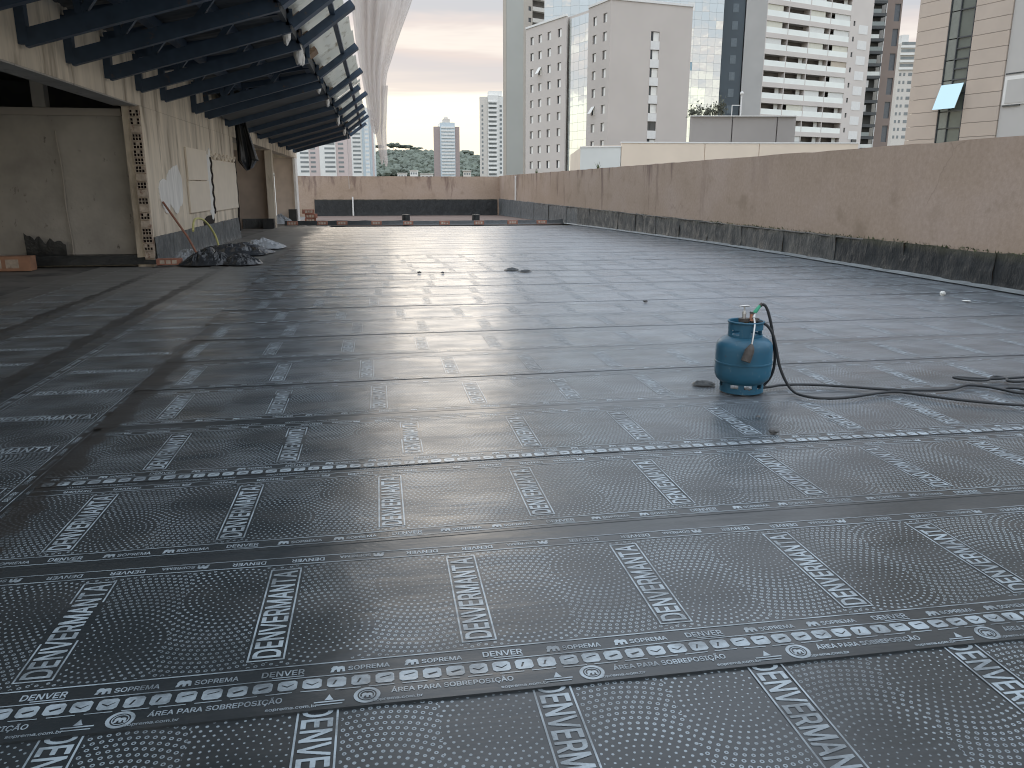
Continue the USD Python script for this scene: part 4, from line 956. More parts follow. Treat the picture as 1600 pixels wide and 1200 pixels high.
# wall between the first and second bays, with a rough face
def plaster_face(y0, y1, z1, seed, x=XL):
    Y, Z = np.meshgrid(np.linspace(y0, y1, 80), np.linspace(-0.3, z1, 30))
    X = x + 0.002 + 0.014 * (fb(Y * 1.2, Z * 0.9, seed, 4, seed) - 0.3)
    f = np.dstack([X, Y, Z]); e0 = f[:, :1].copy(); e1 = f[:, -1:].copy(); e0[..., 0] -= 0.30; e1[..., 0] -= 0.30
    b = f.copy(); b[..., 0] = x - 0.17
    return MB().grid(np.concatenate([e0, f, e1], 1))
part(lw, 'plaster_wall', plaster_face(15.06, 24.1, 2.655, 3), left_plaster)
part(lw, 'wall_core', bx((XL - 0.18, 15.2, -0.3), (XL - 0.03, 24.0, 2.655)), left_plaster)
cross = part(lw, 'cross_wall', bx((-9.3, 15.32, -0.2), (XL - 0.19, 15.52, 2.52)), grey_concrete)
part(lw, 'cross_wall_face', MB().grid(np.dstack([(lambda a, b: (a, 15.315 + 0.02 * (fb(a * 1.5, b * 1.5, 0, 4, 2) - 0.5), b))(*np.meshgrid(np.linspace(-9.2, XL - 0.19, 60), np.linspace(0.0, 2.51, 24)))][0])), grey_concrete, smooth=True)
part(lw, 'cross_beam', bx((-9.3, 15.24, 2.5), (XL - 0.365, 15.5, 2.62)), mat('smooth_concrete', (0.44, 0.40, 0.35), 0.9, 0.1))
part(lw, 'stub_post', bx((-5.62, 15.15, 2.622), (-5.42, 15.35, 3.4)), grey_concrete)
part(lw, 'ceiling_slab', bx((-9.3, -4, 3.4), (XL - 0.365, 43, 3.6)), grey_concrete)
part(lw, 'back_wall', bx((-9.5, 9.0, -0.3), (-9.3, 24, 3.4)), grey_concrete)
part(lw, 'inner_dark_wall', bx((-9.3, 18.5, -0.2), (XL - 0.37, 18.7, 3.4)), dark_deck)
# plaster screed bead on the cross wall
part(lw, 'plaster_bead', MB().tube([(-5.33 - 0.012 * z + 0.01 * math.sin(z * 5), 15.28, z) for z in np.linspace(0.14, 2.25, 14)], 0.012, 6), mat('smooth_concrete', (0.44, 0.40, 0.35), 0.9, 0.1))
# black curb at the foot of the cross wall
part(lw, 'membrane_curb', MB().grid(np.array([[(x, 15.06 - 0.04 * (1 - w) + 0.015 * float(fb(np.array(x * 3.), np.array(w * 2), 0, 3, 6)), 0.16 * w - 0.01) for x in np.linspace(-6.2, XL + 0.04, 60)] for w in np.linspace(0, 1, 5)] + [[(x, 15.30, 0.155) for x in np.linspace(-6.2, XL + 0.04, 60)]])), bitumen, smooth=30)
# hollow bricks laid open at the wall end (the pier face towards the camera)
rgb = np.random.default_rng(21)
part(lw, 'pier_core', bx((XL - 0.168, 15.045, -0.05), (XL - 0.002, 15.19, 2.655)), hollow_brick)
z = 0.10
while z < 2.60:
    h = 0.115
    if z + h > 2.64: break
    x0, x1 = XL - 0.165 + rgb.uniform(-.006, .006), XL - 0.004 + rgb.uniform(-.004, .004); y0 = 15.0 + rgb.uniform(-.012, .012)
    solid = rgb.random() < 0.28
    if solid:
        part(lw, 'mortared_brick', bx((x0, y0, z), (x1, 15.042, z + h)), hollow_brick)
    else:
        face = sbox(0, 0, x1 - x0, h)
        wv = (x1 - x0)
        for r in range(2):
            for c in range(3):
                if rgb.random() < 0.85: face = face.difference(sbox(wv * (0.06 + 0.31 * c), h * (0.09 + 0.46 * r), wv * (0.32 + 0.31 * c), h * (0.46 + 0.46 * r)))
        e = trimesh.creation.extrude_polygon(face, 0.04, engine='earcut'); v = e.vertices
        br = part(lw, 'hollow_brick', (np.c_[x0 + v[:, 0], y0 + 0.04 - v[:, 2], z + v[:, 1]], e.faces[:, ::-1]), hollow_brick)
        part(br, 'cavity_shade', bx((x0 + .006, 15.030, z + .006), (x1 - .006, 15.043, z + h - .006)), hole_dark)  # near-black plate behind the openings paints in their inner shade
    z += h + 0.014 + rgb.uniform(0, .006)
# boards fixed to the wall, white plaster patch, crack trim
for (y0, z0, y1, z1, m_) in ((18.05, 1.46, 20.1, 2.12, cream_board), (18.0, 0.78, 20.15, 1.44, cream_board), (20.72, 0.74, 24.02, 1.95, cream_board)):
    part(lw, 'wall_board', bx((XL + 0.012, y0, z0), (XL + 0.045, y1, z1)), m_)
def blotch(y0, y1, z0, z1, d, seed, n=34):
    """A thin raised patch of plaster with a ragged outline on the wall."""
    a = np.arange(n) / n * 2 * np.pi; r = 0.72 + 0.5 * fb(np.cos(a) * 2.2, np.sin(a) * 2.2, seed, 4, seed)
    cy, cz = (y0 + y1) / 2, (z0 + z1) / 2
    o = np.c_[np.full(n, XL + d), cy + np.cos(a) * r * (y1 - y0) / 2, cz + np.sin(a) * r * (z1 - z0) / 2]
    b = o.copy(); b[:, 0] = XL - 0.01
    v = np.vstack([o, b, [[XL + d, cy, cz]]])
    return MB().add(v, [[2 * n, i, (i + 1) % n] for i in range(n)] + [q for i in range(n) for q in ([i, n + i, n + (i + 1) % n], [i, n + (i + 1) % n, (i + 1) % n])])
part(lw, 'plaster_patch', blotch(16.3, 17.6, 0.85, 1.75, 0.018, 4), white_patch)
part(lw, 'plaster_patch', blotch(15.7, 16.5, 0.85, 1.5, 0.019, 5), white_patch)
part(lw, 'plaster_patch', blotch(20.0, 20.9, 0.6, 2.2, 0.020, 6), white_patch)
part(lw, 'plaster_crust', MB().tube([(XL + 0.02, 20.7 + 3.4 * t, 2.02 + 0.05 * math.sin(t * 40) + 0.03 * math.sin(t * 97)) for t in np.linspace(0, 1, 60)], 0.04, 6), left_plaster)
part(lw, 'plaster_crust', MB().tube([(XL + 0.02, 20.62 + 0.06 * math.sin(t * 30), 0.7 + 1.3 * t) for t in np.linspace(0, 1, 40)], 0.035, 6), hole_dark)
part(lw, 'plaster_crust', MB().tube([(XL + 0.02, 24.05 + 0.05 * math.sin(t * 26), 0.1 + 2.0 * t) for t in np.linspace(0, 1, 40)], 0.04, 6), hole_dark)
part(lw, 'broken_hole_shade', blotch(19.3, 20.6, 0.38, 0.66, 0.016, 9), hole_dark)  # raised near-black patch, the shade inside a hole put into colour
fxL = lambda S, d, z: np.dstack([XL + d, S, z])
for i in range(7): skirt_sheet(lw, fxL, 15.05 + 1.3 * i, 15.05 + 1.3 * i + 1.31, 0.46, lambda S: slope(S) - 0.01, skirt_grey, 130 + i, 0.03)
# second and third bays
part(lw, 'cross_wall', bx((-7.5, 33.0, -0.6), (XL - 0.26, 33.2, 2.655)), brown_plaster)
part(lw, 'post', bx((XL - 0.25, 32.6, -0.6), (XL, 33.0, 2.655)), left_plaster)
part(lw, 'cross_wall', bx((-4.95, 42.0, -0.8), (XL - 0.12, 42.2, 2.655)), brown_plaster)
part(lw, 'post', bx((XL - 0.11, 41.8, -0.8), (XL, 42.8, 2.655)), white_patch)
part(lw, 'back_wall', bx((-7.7, 24.0, -0.6), (-7.5, 33.2, 3.4)), brown_plaster)
part(lw, 'bay_skirting', bx((-5.2, 32.93, -0.5), (XL - 0.27, 32.995, 0.08)), skirt_grey)
part(lw, 'bay_curb', bx((-4.35, 32.2, -0.5), (XL - 0.02, 32.55, 0.10)), bitumen)
part(lw, 'bay_curb', bx((-4.3, 41.2, -0.7), (XL - 0.02, 41.7, 0.20)), bitumen)
part(lw, 'upper_wall', bx((XL - 6.0, -4.0, 4.32), (XL - 0.1, 43.0, 7.0)), left_plaster)

# ------------------------------------------------------------------ canopy
E1, E2 = np.array([-1.2, 3.70]), np.array([-0.33, 4.32])
cn = thing('roof_canopy', 'dark canopy on blue steel trusses cantilevered from the left-hand wall, with an upturned outer edge', 'canopy', (XL, 15, 2.9))
ty = [5.7, 7.3, 8.85, 10.42, 11.86, 13.4, 15.0, 16.6, 19.2, 20.6] + [23.2 + 3.0 * i for i in range(7)]
def p3(a, y): return np.array([a[0], y, a[1]])
for i, y in enumerate(ty):
    W = np.array([XL + 0.05, 2.95]); T = np.array([XL + 0.05, 3.46]); K = np.array([-1.2, 3.93])
    tr = part(cn, 'truss', MB().bar(p3(W, y), p3(E1, y), 0.10, 0.19), blue_steel)     # the lower chord carries the rest
    part(tr, 'wall_post', MB().bar(p3(W - [0, 0.06], y), p3(T, y), 0.11, 0.11), blue_steel)
    part(tr, 'top_chord', MB().bar(p3(T, y), p3(K, y), 0.10, 0.12), blue_steel)
    for f0, f1 in ((0.20, 0.36), (0.58, 0.70)):
        a = W + (E1 - W) * f0; b = T + (K - T) * f1
        part(tr, 'diagonal', MB().bar(p3(a, y), p3(b, y), 0.07, 0.08), blue_steel)
    a = W + (E1 - W) * 0.24
    part(tr, 'inner_post', MB().bar(p3(a, y), p3(T + (K - T) * 0.22, y), 0.08, 0.08), blue_steel)
    part(tr, 'end_post', MB().bar(p3(E1, y), p3(K, y), 0.10, 0.10), blue_steel)
    top = E2 + (0.06 * math.sin(i * 2.7), 0.05 * math.sin(i * 2.7)) + (0.10 if i % 3 == 0 else 0) * np.array([0.8, 0.57])
    if y in (16.6, 20.6): continue
    part(tr, 'rafter', MB().bar(p3(E1 + [0.03, 0.0], y), p3(top, y), 0.26, 0.13, (-0.57, 0, 0.82)), blue_steel)
# roof sheets over the trusses, with a slit left open, and pale panels on the upturned edge
yb = [-4.0] + [float(v) for v in np.arange(-2.4, 26.9, 1.6)] + [26.95]
segs = list(zip(yb[:-1], yb[1:])) + [(27.16, 28.8)] + [(28.8 + 1.6 * i, 30.4 + 1.6 * i) for i in range(7)]
def rib_sheet(a, b, y0, y1, t=0.03, n=24):
    y = np.linspace(y0, y1, n); h = 0.018 * (np.arange(n) % 4 < 2)
    A = np.array([[(a[0], yy_, a[1] + hh) for yy_, hh in zip(y, h)], [(b[0], yy_, b[1] + hh) for yy_, hh in zip(y, h)]])
    B = A[::-1].copy(); B[..., 2] += t
    return MB().grid(np.vstack([A, B, A[:1]]))
for y0, y1 in segs:
    part(cn, 'roof_sheet', rib_sheet((XL - 0.1, 3.57), (-1.13, 4.06), y0 + 0.004, y1 - 0.004), dark_deck)
for i, (y0, y1) in enumerate(segs):
    if y1 < 5 : continue
    a, b = np.array([-1.20, 3.93]), np.array([-0.40, 4.50])
    d = 0.05 * math.sin(i * 4.1)
    mb = MB(); nrm2 = np.array([-0.57, 0.82]) * 0.012
    v = [[q[0] + s_ * nrm2[0], yy_, q[1] + s_ * nrm2[1]] for q, yy_ in ((a, y0 + .01), (a, y1 - .01), (b + [d, d * .7], y1 - .01), (b + [d, d * .7], y0 + .01)) for s_ in (0, 1)]
    v = [v[0], v[2], v[4], v[6], v[1], v[3], v[5], v[7]]
    part(cn, 'edge_panel', mb.add(v, [[0, 1, 2], [0, 2, 3], [4, 6, 5], [4, 7, 6]] + [k for e in range(4) for k in ([e, 4 + e, 4 + (e + 1) % 4], [e, 4 + (e + 1) % 4, (e + 1) % 4])]), fascia_white)
for f in (0.30, 0.62, 0.92):
    a = np.array([XL, 3.44]) + f * (np.array([-1.2, 3.93]) - np.array([XL, 3.44]))
    part(cn, 'purlin', MB().bar((a[0], -4, a[1] + 0.03), (a[0], 41.6, a[1] + 0.03), 0.14, 0.14), blue_steel)
part(cn, 'edge_beam', MB().bar((-1.27, -4, 3.83), (-1.27, 41.6, 3.83), 0.07, 0.18), dark_deck)
part(cn, 'edge_beam', MB().bar((-0.62, 5, 4.19), (-0.62, 41.6, 4.19), 0.09, 0.07), blue_steel, label='blue outer rail of the upturned edge')
for i, y in enumerate(ty):
    if i % 2 == 0 or y < 17:
        part(cn, 'wood_block', MB().bar((-1.20, y + 0.45, 3.80), (-1.05, y + 0.45, 3.92), 0.55, 0.07, (-0.57, 0, 0.82)), wood)
for k, (y, s_) in enumerate(((13.6, 0.13), (15.6, 0.15), (16.4, 0.09), (20.9, 0.10), (24.5, 0.10), (31.0, 0.13), (37.0, 0.13))):
    ic = trimesh.creation.icosphere(3); v = ic.vertices * (0.7 + 0.6 * fb(*(ic.vertices.T * 1.8 + k), 3, k)[:, None]) * np.array([0.55, 0.9, 1.5]) * s_
    part(cn, 'foam_lump', (v + [-1.28, y, 3.66], ic.faces), foam, smooth=True)
part(cn, 'end_ladder', MB().bar((-3.9, 41.9, 2.98), (-1.2, 41.9, 3.66), 0.08, 0.12).bar((-3.9, 41.9, 3.34), (-1.5, 41.9, 3.85), 0.06, 0.08).bar((-3.3, 41.9, 3.14), (-3.0, 41.9, 3.50), 0.06, 0.06).bar((-2.5, 41.9, 3.34), (-2.2, 41.9, 3.68), 0.06, 0.06), blue_steel)
part(cn, 'hanging_wire', MB().tube([(-1.22, 38.5, 3.6), (-1.21, 38.5, 2.6), (-1.24, 38.5, 1.2)], 0.008, 5), trim_pale)
part(cn, 'hanging_cord', MB().tube([(-3.0, 9.6, 4.05), (-2.99, 9.6, 3.5), (-3.0, 9.6, 3.32)], 0.012, 6), green_plastic, label='short green cord hanging from the trusses')
# dark sheets added below the far trusses to fill in the canopy shade
for y0, y1 in ((21.4, 26.9), (27.2, 41.5)):
    part(cn, 'added_shade_sheet', MB().grid(np.array([[(x, y, 2.93 + (x + 3.86) * 0.282 + 0.05 + 0.03 * float(fb(np.array(x * 1.0), np.array(y * 0.6), 0, 3, 4))) for x in np.linspace(XL + 0.13, -1.28, 8)] for y in np.linspace(y0, y1, 30)])), dark_deck, smooth=True)

# hanging protective net

g = G(); p = g.pos()
hol = g.rampf(g.noise(g.map(p, (9, 9, 0.7)), 1.0, 4.0), 0.3, 0.7, 0.80, 0.90)
dif = g.add('diffuse_bsdf', 'BSDF', color=(0.70, 0.66, 0.63)); tra = g.add('translucent_bsdf', 'BSDF', color=(0.70, 0.66, 0.63)); clr = g.add('transparent_bsdf', 'BSDF', color=(1.0, 1.0, 1.0))
net_mat = g.done('white_netting', g.add('mix_closure', 'closure', fac=hol, closure1=clr, closure2=g.add('mix_closure', 'closure', fac=0.5, closure1=dif, closure2=tra)))
def net_sheet(zs, xl, xr, y0, folds, amp, seed, z1, z0, n=120, k=60):
    z = np.linspace(z1, z0, k)[:, None]; a = np.linspace(0, 1, n)[None]
    L_ = np.interp(z, zs, xl); R_ = np.interp(z, zs, xr)
    aa = a + 0.03 * np.sin(a * 9 + seed) 
    X = L_ + (R_ - L_) * aa + 0.02 * fb(a * 6, z * 1.2, seed, 3, seed)
    ph = 2 * np.pi * folds * (a + 0.10 * fb(a * 3, z * 0.15, seed, 2, seed)) 
    Y = y0 + amp * (R_ - L_) * np.sin(ph) + 0.16 * (fb(a * 2.5 + z * 0.6, z * 0.5, seed, 2, seed + 2) - 0.5)
    Z = z + 0.05 * fb(a * 5, z, seed + 3, 3, seed) - 0.25 * np.sin(a * np.pi) * np.clip((z1 - z) / (z1 - z0), 0, 1) ** 2
    return np.dstack([X, Y, Z])
zs = np.array([2.2, 3.2, 4.1, 4.7, 5.6, 6.8, 8.2, 9.9, 11.4])
nt = thing('scaffold_net', 'torn off-white protective net hanging in folds beyond the outer edge of the canopy', 'net', (0.5, 42.6, 2.2))
part(nt, 'netting', MB().grid(net_sheet(zs, [0.30, 0.16, 0.02, -0.16, -0.30, -0.50, -0.66, -0.80, -1.0], [0.42, 0.40, 0.42, 0.50, 0.58, 0.78, 1.30, 2.02, 2.6], 42.7, 5, 0.13, 1, 11.4, 2.6)), net_mat, smooth=True)
part(nt, 'netting', MB().grid(net_sheet(zs, [0.1, 0.0, -0.12, -0.26, -0.36, -0.52, -0.70, -0.85, -1.1], [0.2, 0.2, 0.24, 0.30, 0.34, 0.40, 0.52, 0.75, 0.95], 43.2, 3, 0.17, 4, 11.4, 4.1)), net_mat, smooth=True)
part(nt, 'loose_tail', MB().grid(net_sheet(zs, [0.46, 0.36, 0.30, 0.36, 0.40, 0.5, 0.6, 0.7, 0.8], [0.66, 0.60, 0.62, 0.66, 0.72, 0.84, 1.0, 1.2, 1.4], 42.9, 3, 0.08, 7, 6.2, 2.5, 40, 40)), net_mat, smooth=True)
part(nt, 'carrying_tube', MB().tube([(XL - 0.5, 42.7, 11.45), (2.9, 42.7, 11.45)], 0.03, 8), steel)
part(lw, 'stair_tower', bx((XL - 4.0, 42.4, 7.02), (XL - 0.1, 44.5, 12.0)), left_plaster)
part(lw, 'stair_tower_base', bx((XL - 4.0, 43.02, 2.0), (XL - 0.3, 44.5, 7.0)), left_plaster)

# ------------------------------------------------------------------ gas bottle, torch and hoses
CX, CY = 2.37, 4.86
CZ = float(undul(np.array(CX), np.array(CY))) + 0.016
gc = thing('gas_bottle', 'stout blue gas bottle with a pierced collar standing on the black membrane', 'gas bottle', (CX, CY, CZ))
c0 = (CX, CY, CZ)
prof = [(0.0, 0.046), (0.06, 0.047), (0.115, 0.054), (0.15, 0.068), (0.172, 0.09), (0.182, 0.12), (0.184, 0.15), (0.184, 0.196), (0.1875, 0.198), (0.1875, 0.206), (0.184, 0.208), (0.184, 0.245), (0.1835, 0.285), (0.180, 0.312), (0.170, 0.334), (0.150, 0.352), (0.115, 0.370), (0.06, 0.383), (0.0, 0.387)]
part(gc, 'body', MB().revolve(prof, c0, 64), blue_paint, smooth=35)
def pierced_ring(r, z0, z1, holes, t=0.006, n=96, flare=0.0):
    """A rolled steel ring with windows: holes are (angle0, angle1, za, zb) in radians and metres."""
    m = MB(); zs_ = sorted({z0, z1, *[h[2] for h in holes], *[h[3] for h in holes]}); a = np.linspace(0, 2 * np.pi, n + 1)
    def P_(rr, t_, z): return [c0[0] + (rr + flare * (z - z0)) * math.cos(t_), c0[1] + (rr + flare * (z - z0)) * math.sin(t_), c0[2] + z]
    solid = lambda i, j: not any(h[0] <= (a[i % n] + a[i % n + 1]) / 2 <= h[1] and h[2] <= (zs_[j] + zs_[j + 1]) / 2 <= h[3] for h in holes)
    for i in range(n):
        for j in range(len(zs_) - 1):
            if not solid(i, j): continue
            b = [P_(q, a[k], z) for q in (r, r - t) for k, z in ((i, zs_[j]), (i + 1, zs_[j]), (i + 1, zs_[j + 1]), (i, zs_[j + 1]))]
            f = [[0, 1, 2], [0, 2, 3], [4, 6, 5], [4, 7, 6]]
            if j == 0 or not solid(i, j - 1): f += [[0, 4, 5], [0, 5, 1]]
            if j == len(zs_) - 2 or not solid(i, j + 1): f += [[3, 2, 6], [3, 6, 7]]
            if not solid(i - 1, j): f += [[0, 3, 7], [0, 7, 4]]
            if not solid(i + 1, j): f += [[1, 5, 6], [1, 6, 2]]
            m.add(b, f)
    return m
rad = math.radians
part(gc, 'foot_ring', pierced_ring(0.142, 0.0, 0.075, [(rad(215 + 36 * i), rad(236 + 36 * i), 0.035, 0.062) for i in range(4)] + [(rad(40 + 60 * i), rad(62 + 60 * i), 0.035, 0.062) for i in range(3)]), blue_paint, smooth=30)
part(gc, 'collar', pierced_ring(0.112, 0.372, 0.465, [(rad(196), rad(226), 0.385, 0.418), (rad(262), rad(352), 0.385, 0.418), (rad(15), rad(75), 0.385, 0.418), (rad(110), rad(165), 0.385, 0.418)]), blue_paint, smooth=30)
a = np.arange(49) / 48 * 2 * np.pi
part(gc, 'collar_rim', MB().tube(np.c_[c0[0] + 0.113 * np.cos(a), c0[1] + 0.113 * np.sin(a), np.full(49, c0[2] + 0.467)], 0.0065, 8, False), blue_paint, smooth=40)
part(gc, 'valve', MB().revolve([(0, 0.386), (0.024, 0.386), (0.024, 0.41), (0.015, 0.415), (0.015, 0.46), (0.02, 0.462), (0.02, 0.485), (0, 0.488)], c0, 16), brass, smooth=30)
K = CY / 4.75
def air(x, y, z): return np.array([x * K, CY + (y - 4.75) * 1.0, CZ + EYE + (z - EYE) * K])
rg_ = thing('gas_regulator', 'brass regulator with a T-shaped handle screwed on the blue gas bottle', 'regulator', tuple(air(2.31, 4.75, 0.49)))
part(rg_, 'body', MB().tm(trimesh.creation.cylinder(0.034, 0.022, sections=28).apply_translation(air(2.30, 4.75, 0.497))).box(air(2.285, 4.735, 0.485), air(2.40, 4.765, 0.505)), dark_steel, smooth=30)
part(rg_, 'stem', MB().revolve([(0.012, 0.0), (0.012, 0.03), (0.014, 0.031), (0.010, 0.05), (0.005, 0.052), (0.005, 0.085), (0, 0.086)], air(2.30, 4.75, 0.505), 16), steel, smooth=30)
part(rg_, 'handle', MB().tube([air(2.262, 4.75, 0.583), air(2.28, 4.75, 0.587), air(2.32, 4.75, 0.587), air(2.336, 4.75, 0.583)], [0.004, 0.006, 0.006, 0.004], 8), steel, smooth=30)
part(rg_, 'outlet', MB().tube([air(2.35, 4.74, 0.49), air(2.355, 4.74, 0.535)], 0.018, 14), copper, smooth=30)
part(rg_, 'outlet_nut', MB().tube([air(2.353, 4.74, 0.534), air(2.356, 4.74, 0.546)], 0.021, 6), dark_steel)
part(rg_, 'green_adapter', MB().tube([air(2.358, 4.74, 0.53), air(2.372, 4.74, 0.552), air(2.40, 4.74, 0.588)], [0.010, 0.013, 0.010], 12), green_plastic, smooth=30)
part(rg_, 'hose_clamp', MB().tube([air(2.40, 4.74, 0.586), air(2.415, 4.74, 0.600)], 0.0115, 12), dark_steel, smooth=30)
part(rg_, 'hose_tail', MB().tube([air(2.345, 4.74, 0.492), air(2.385, 4.74, 0.488)], 0.015, 12), dark_steel, smooth=30)
def gp_(x, y, lift=0.011):
    return np.array([x, y, float(undul(np.array(x), np.array(y))) + 0.014 + lift])
def hose(label, airp, gnd, r=0.0095):
    pts = [air(*q) for q in airp] + [gp_(*q) for q in gnd]
    c = chaikin(pts, 4)
    return solo('gas_hose', MB().tube(c, r, 10), rubber, label, 'hose', smooth=True)
hose('black hose rising highest from the green adapter, its floor run the upper line', [(2.412, 4.73, 0.600), (2.435, 4.72, 0.585), (2.47, 4.71, 0.48), (2.505, 4.71, 0.33), (2.525, 4.72, 0.21), (2.52, 4.74, 0.12), (2.49, 4.78, 0.045)],
     [(2.50, 4.86), (2.58, 4.87), (2.68, 4.92), (2.88, 4.90), (3.10, 4.80), (3.30, 4.68), (3.54, 4.61), (3.74, 4.60), (3.86, 4.66), (3.96, 4.72), (4.06, 4.62), (4.10, 4.50), (4.20, 4.46), (4.26, 4.53), (4.17, 4.60), (4.08, 4.55), (4.12, 4.44), (4.28, 4.40), (4.5, 4.42), (4.9, 4.55)])
hose('black hose leaving the regulator side, its floor run the lower line', [(2.385, 4.73, 0.488), (2.43, 4.72, 0.478), (2.475, 4.70, 0.43), (2.51, 4.69, 0.32), (2.53, 4.68, 0.21), (2.57, 4.66, 0.11), (2.62, 4.64, 0.035)],
     [(2.68, 4.62), (2.76, 4.53), (2.94, 4.52), (3.20, 4.60), (3.36, 4.62), (3.46, 4.50), (3.64, 4.33), (3.90, 4.17), (4.3, 4.05), (4.8, 3.9)])
solo('hose_loop', MB().tube(chaikin([gp_(*q, 0.018) for q in ((4.9, 4.85), (4.5, 4.82), (4.22, 4.80), (4.08, 4.86), (3.98, 4.92), (4.0, 4.84), (4.14, 4.76), (4.24, 4.84), (4.30, 4.88), (4.34, 4.80), (4.26, 4.72), (4.45, 4.70), (5.0, 4.78))], 4), 0.0095, 10), rubber, 'small tangle of black hose loops at the right edge of the picture', 'hose', smooth=True)
to = thing('gas_torch', 'hand torch with a bright bent tube and sooty burner cup hung over the gas bottle', 'torch', tuple(air(2.23, 4.6, 0.27)))
tp = chaikin([air(2.345, 4.70, 0.515), air(2.325, 4.64, 0.49), air(2.295, 4.585, 0.44), air(2.28, 4.565, 0.39), air(2.272, 4.555, 0.365)], 3)
part(to, 'tube', MB().tube(tp, 0.0065, 10), steel, smooth=True)
part(to, 'burner_cup', MB().tube([air(2.273, 4.556, 0.375), air(2.268, 4.553, 0.355), air(2.258, 4.548, 0.335), air(2.232, 4.54, 0.268)], [0.008, 0.022, 0.030, 0.031], 20), dark_steel, smooth=35)
part(to, 'grip', MB().tube([air(2.345, 4.70, 0.513), air(2.362, 4.73, 0.535)], 0.011, 10), steel, smooth=30)

# ------------------------------------------------------------------ small things on the floor
def crumple(cx, cy, lx, ly, h, seed, rot=0.0, n=46, z0=None):
    """A heap of crumpled sheet with a ragged outline."""
    U, V = np.meshgrid(np.linspace(-1, 1, n), np.linspace(-1, 1, n))
    r = np.hypot(U, V); th_ = np.arctan2(V, U)
    sq = np.maximum(np.abs(U), np.abs(V)) / np.maximum(r, 1e-6)
    k = sq * (0.72 + 0.55 * fb(np.cos(th_) * 1.8, np.sin(th_) * 1.8, seed, 4, seed))
    x, y = U * k * lx, V * k * ly
    rr = np.minimum(1, r * sq)
    ridg = np.abs(fb(U * 3.2, V * 3.2, seed, 4, seed + 4) - 0.5) * 2
    z = h * (1 - rr ** 1.6) * (0.35 + 1.2 * (1 - ridg)) * (0.5 + fb(U * 1.3, V * 1.3, seed, 2, seed + 8)) + 0.45 * h * (1 - ridg) * (1 - rr ** 4)
    X = cx + x * math.cos(rot) - y * math.sin(rot); Y = cy + x * math.sin(rot) + y * math.cos(rot)
    return MB().grid(np.dstack([X, Y, undul(X, Y) + 0.012 + z]))
solo('membrane_scrap', crumple(-2.95, 14.9, 0.55, 0.42, 0.13, 3, 0.2), black_plastic, 'large crumpled heap of black sheet at the foot of the leaning pole', 'scrap heap', smooth=25)
solo('membrane_scrap', crumple(-2.42, 14.75, 0.36, 0.30, 0.10, 5, -0.3), black_plastic, 'rounded black crumpled sheet at the right-hand end of the heap by the pole', 'scrap heap', smooth=25)
solo('membrane_scrap', crumple(-2.9, 17.2, 0.75, 0.7, 0.12, 7, 0.4), black_plastic, 'dark crumpled sheet behind the pole beside the grey skirting', 'scrap heap', smooth=25)
solo('membrane_scrap', crumple(-2.62, 19.2, 0.5, 0.7, 0.10, 9, 0.1), grey_plastic, 'greyish crumpled sheet farthest from the camera in the scrap along the wall', 'scrap heap', smooth=25)
solo('membrane_scrap', crumple(-3.45, 15.6, 0.35, 0.4, 0.12, 12, 0.3), grey_plastic, 'pale grey crumpled plastic between the red brick and the leaning pole', 'scrap heap', smooth=25)
solo('membrane_scrap', crumple(-4.25, 37.2, 0.55, 0.7, 0.20, 14, 0.1), grey_plastic, 'pale plastic sheet lying over rubble in front of the last open bay', 'scrap heap', smooth=25)
pz = lambda x, y: float(undul(np.array(x), np.array(y)))
solo('wooden_pole', MB().tube([(-3.25, 15.35, 0.10), (-3.45, 15.6, 0.42), (-3.88, 15.83, 1.05)], 0.020, 8), rust_pole, 'thin rusty red-brown pole leaning from the scrap heap against the plaster wall', 'pole', smooth=True)
solo('garden_hose', MB().tube(chaikin([(-3.5, 16.3, 0.5), (-3.55, 16.6, 0.62), (-3.62, 17.1, 0.70), (-3.62, 17.8, 0.68), (-3.58, 18.3, 0.5), (-3.5, 18.5, 0.25), (-3.45, 18.4, 0.06), (-3.3, 17.8, 0.05)], 4), 0.022, 8), yellow_hose, 'yellow-green hose standing in an arch behind the leaning pole', 'hose', smooth=True)
def brick(lo, size, rz, label, m=brick_red, name='red_brick', cat='brick', group=None):
    x, y, z_ = lo; sx, sy, sz = size
    th_ = thing(name, label, cat, (x, y, z_), group)
    e = trimesh.creation.box(extents=(sx, sy, sz)); e = e.subdivide().subdivide()
    v = e.vertices * (1 + 0.04 * (fb(*(e.vertices.T * 22), 2, int(x * 10) % 9)[:, None] - 0.5))
    c, s_ = math.cos(rz), math.sin(rz); v = np.c_[v[:, 0] * c - v[:, 1] * s_ + x, v[:, 0] * s_ + v[:, 1] * c + y, v[:, 2] + z_ + sz / 2]
    part(th_, 'brick_body', (v, e.faces), m)
    for k in range(3):
        q = np.array([[-0.36 + 0.25 * k, -0.505, -0.3], [-0.17 + 0.25 * k, -0.505, -0.3], [-0.17 + 0.25 * k, -0.505, 0.3], [-0.36 + 0.25 * k, -0.505, 0.3]]) * [sx, sy, sz]
        qq = np.c_[q[:, 0] * c - q[:, 1] * s_ + x, q[:, 0] * s_ + q[:, 1] * c + y, q[:, 2] + z_ + sz / 2]
        if name != 'timber_block': part(th_, 'end_groove', MB().add(qq, [[0, 1, 2], [0, 2, 3]]), hollow_brick)
    return th_
brick((-3.62, 14.82, pz(-3.6, 14.8) + 0.01), (0.40, 0.2, 0.105), 0.05, 'orange-red brick lying on the floor by the wall end')
brick((-6.25, 14.55, pz(-6.2, 14.5) - 0.03), (1.05, 0.25, 0.24), 0.02, 'large terracotta block cut by the left edge of the picture, in the open bay', name='terracotta_block', cat='block', m=mat('terracotta', (0.40, 0.22, 0.14), 0.9, 0.2, 5, bump=0.3))
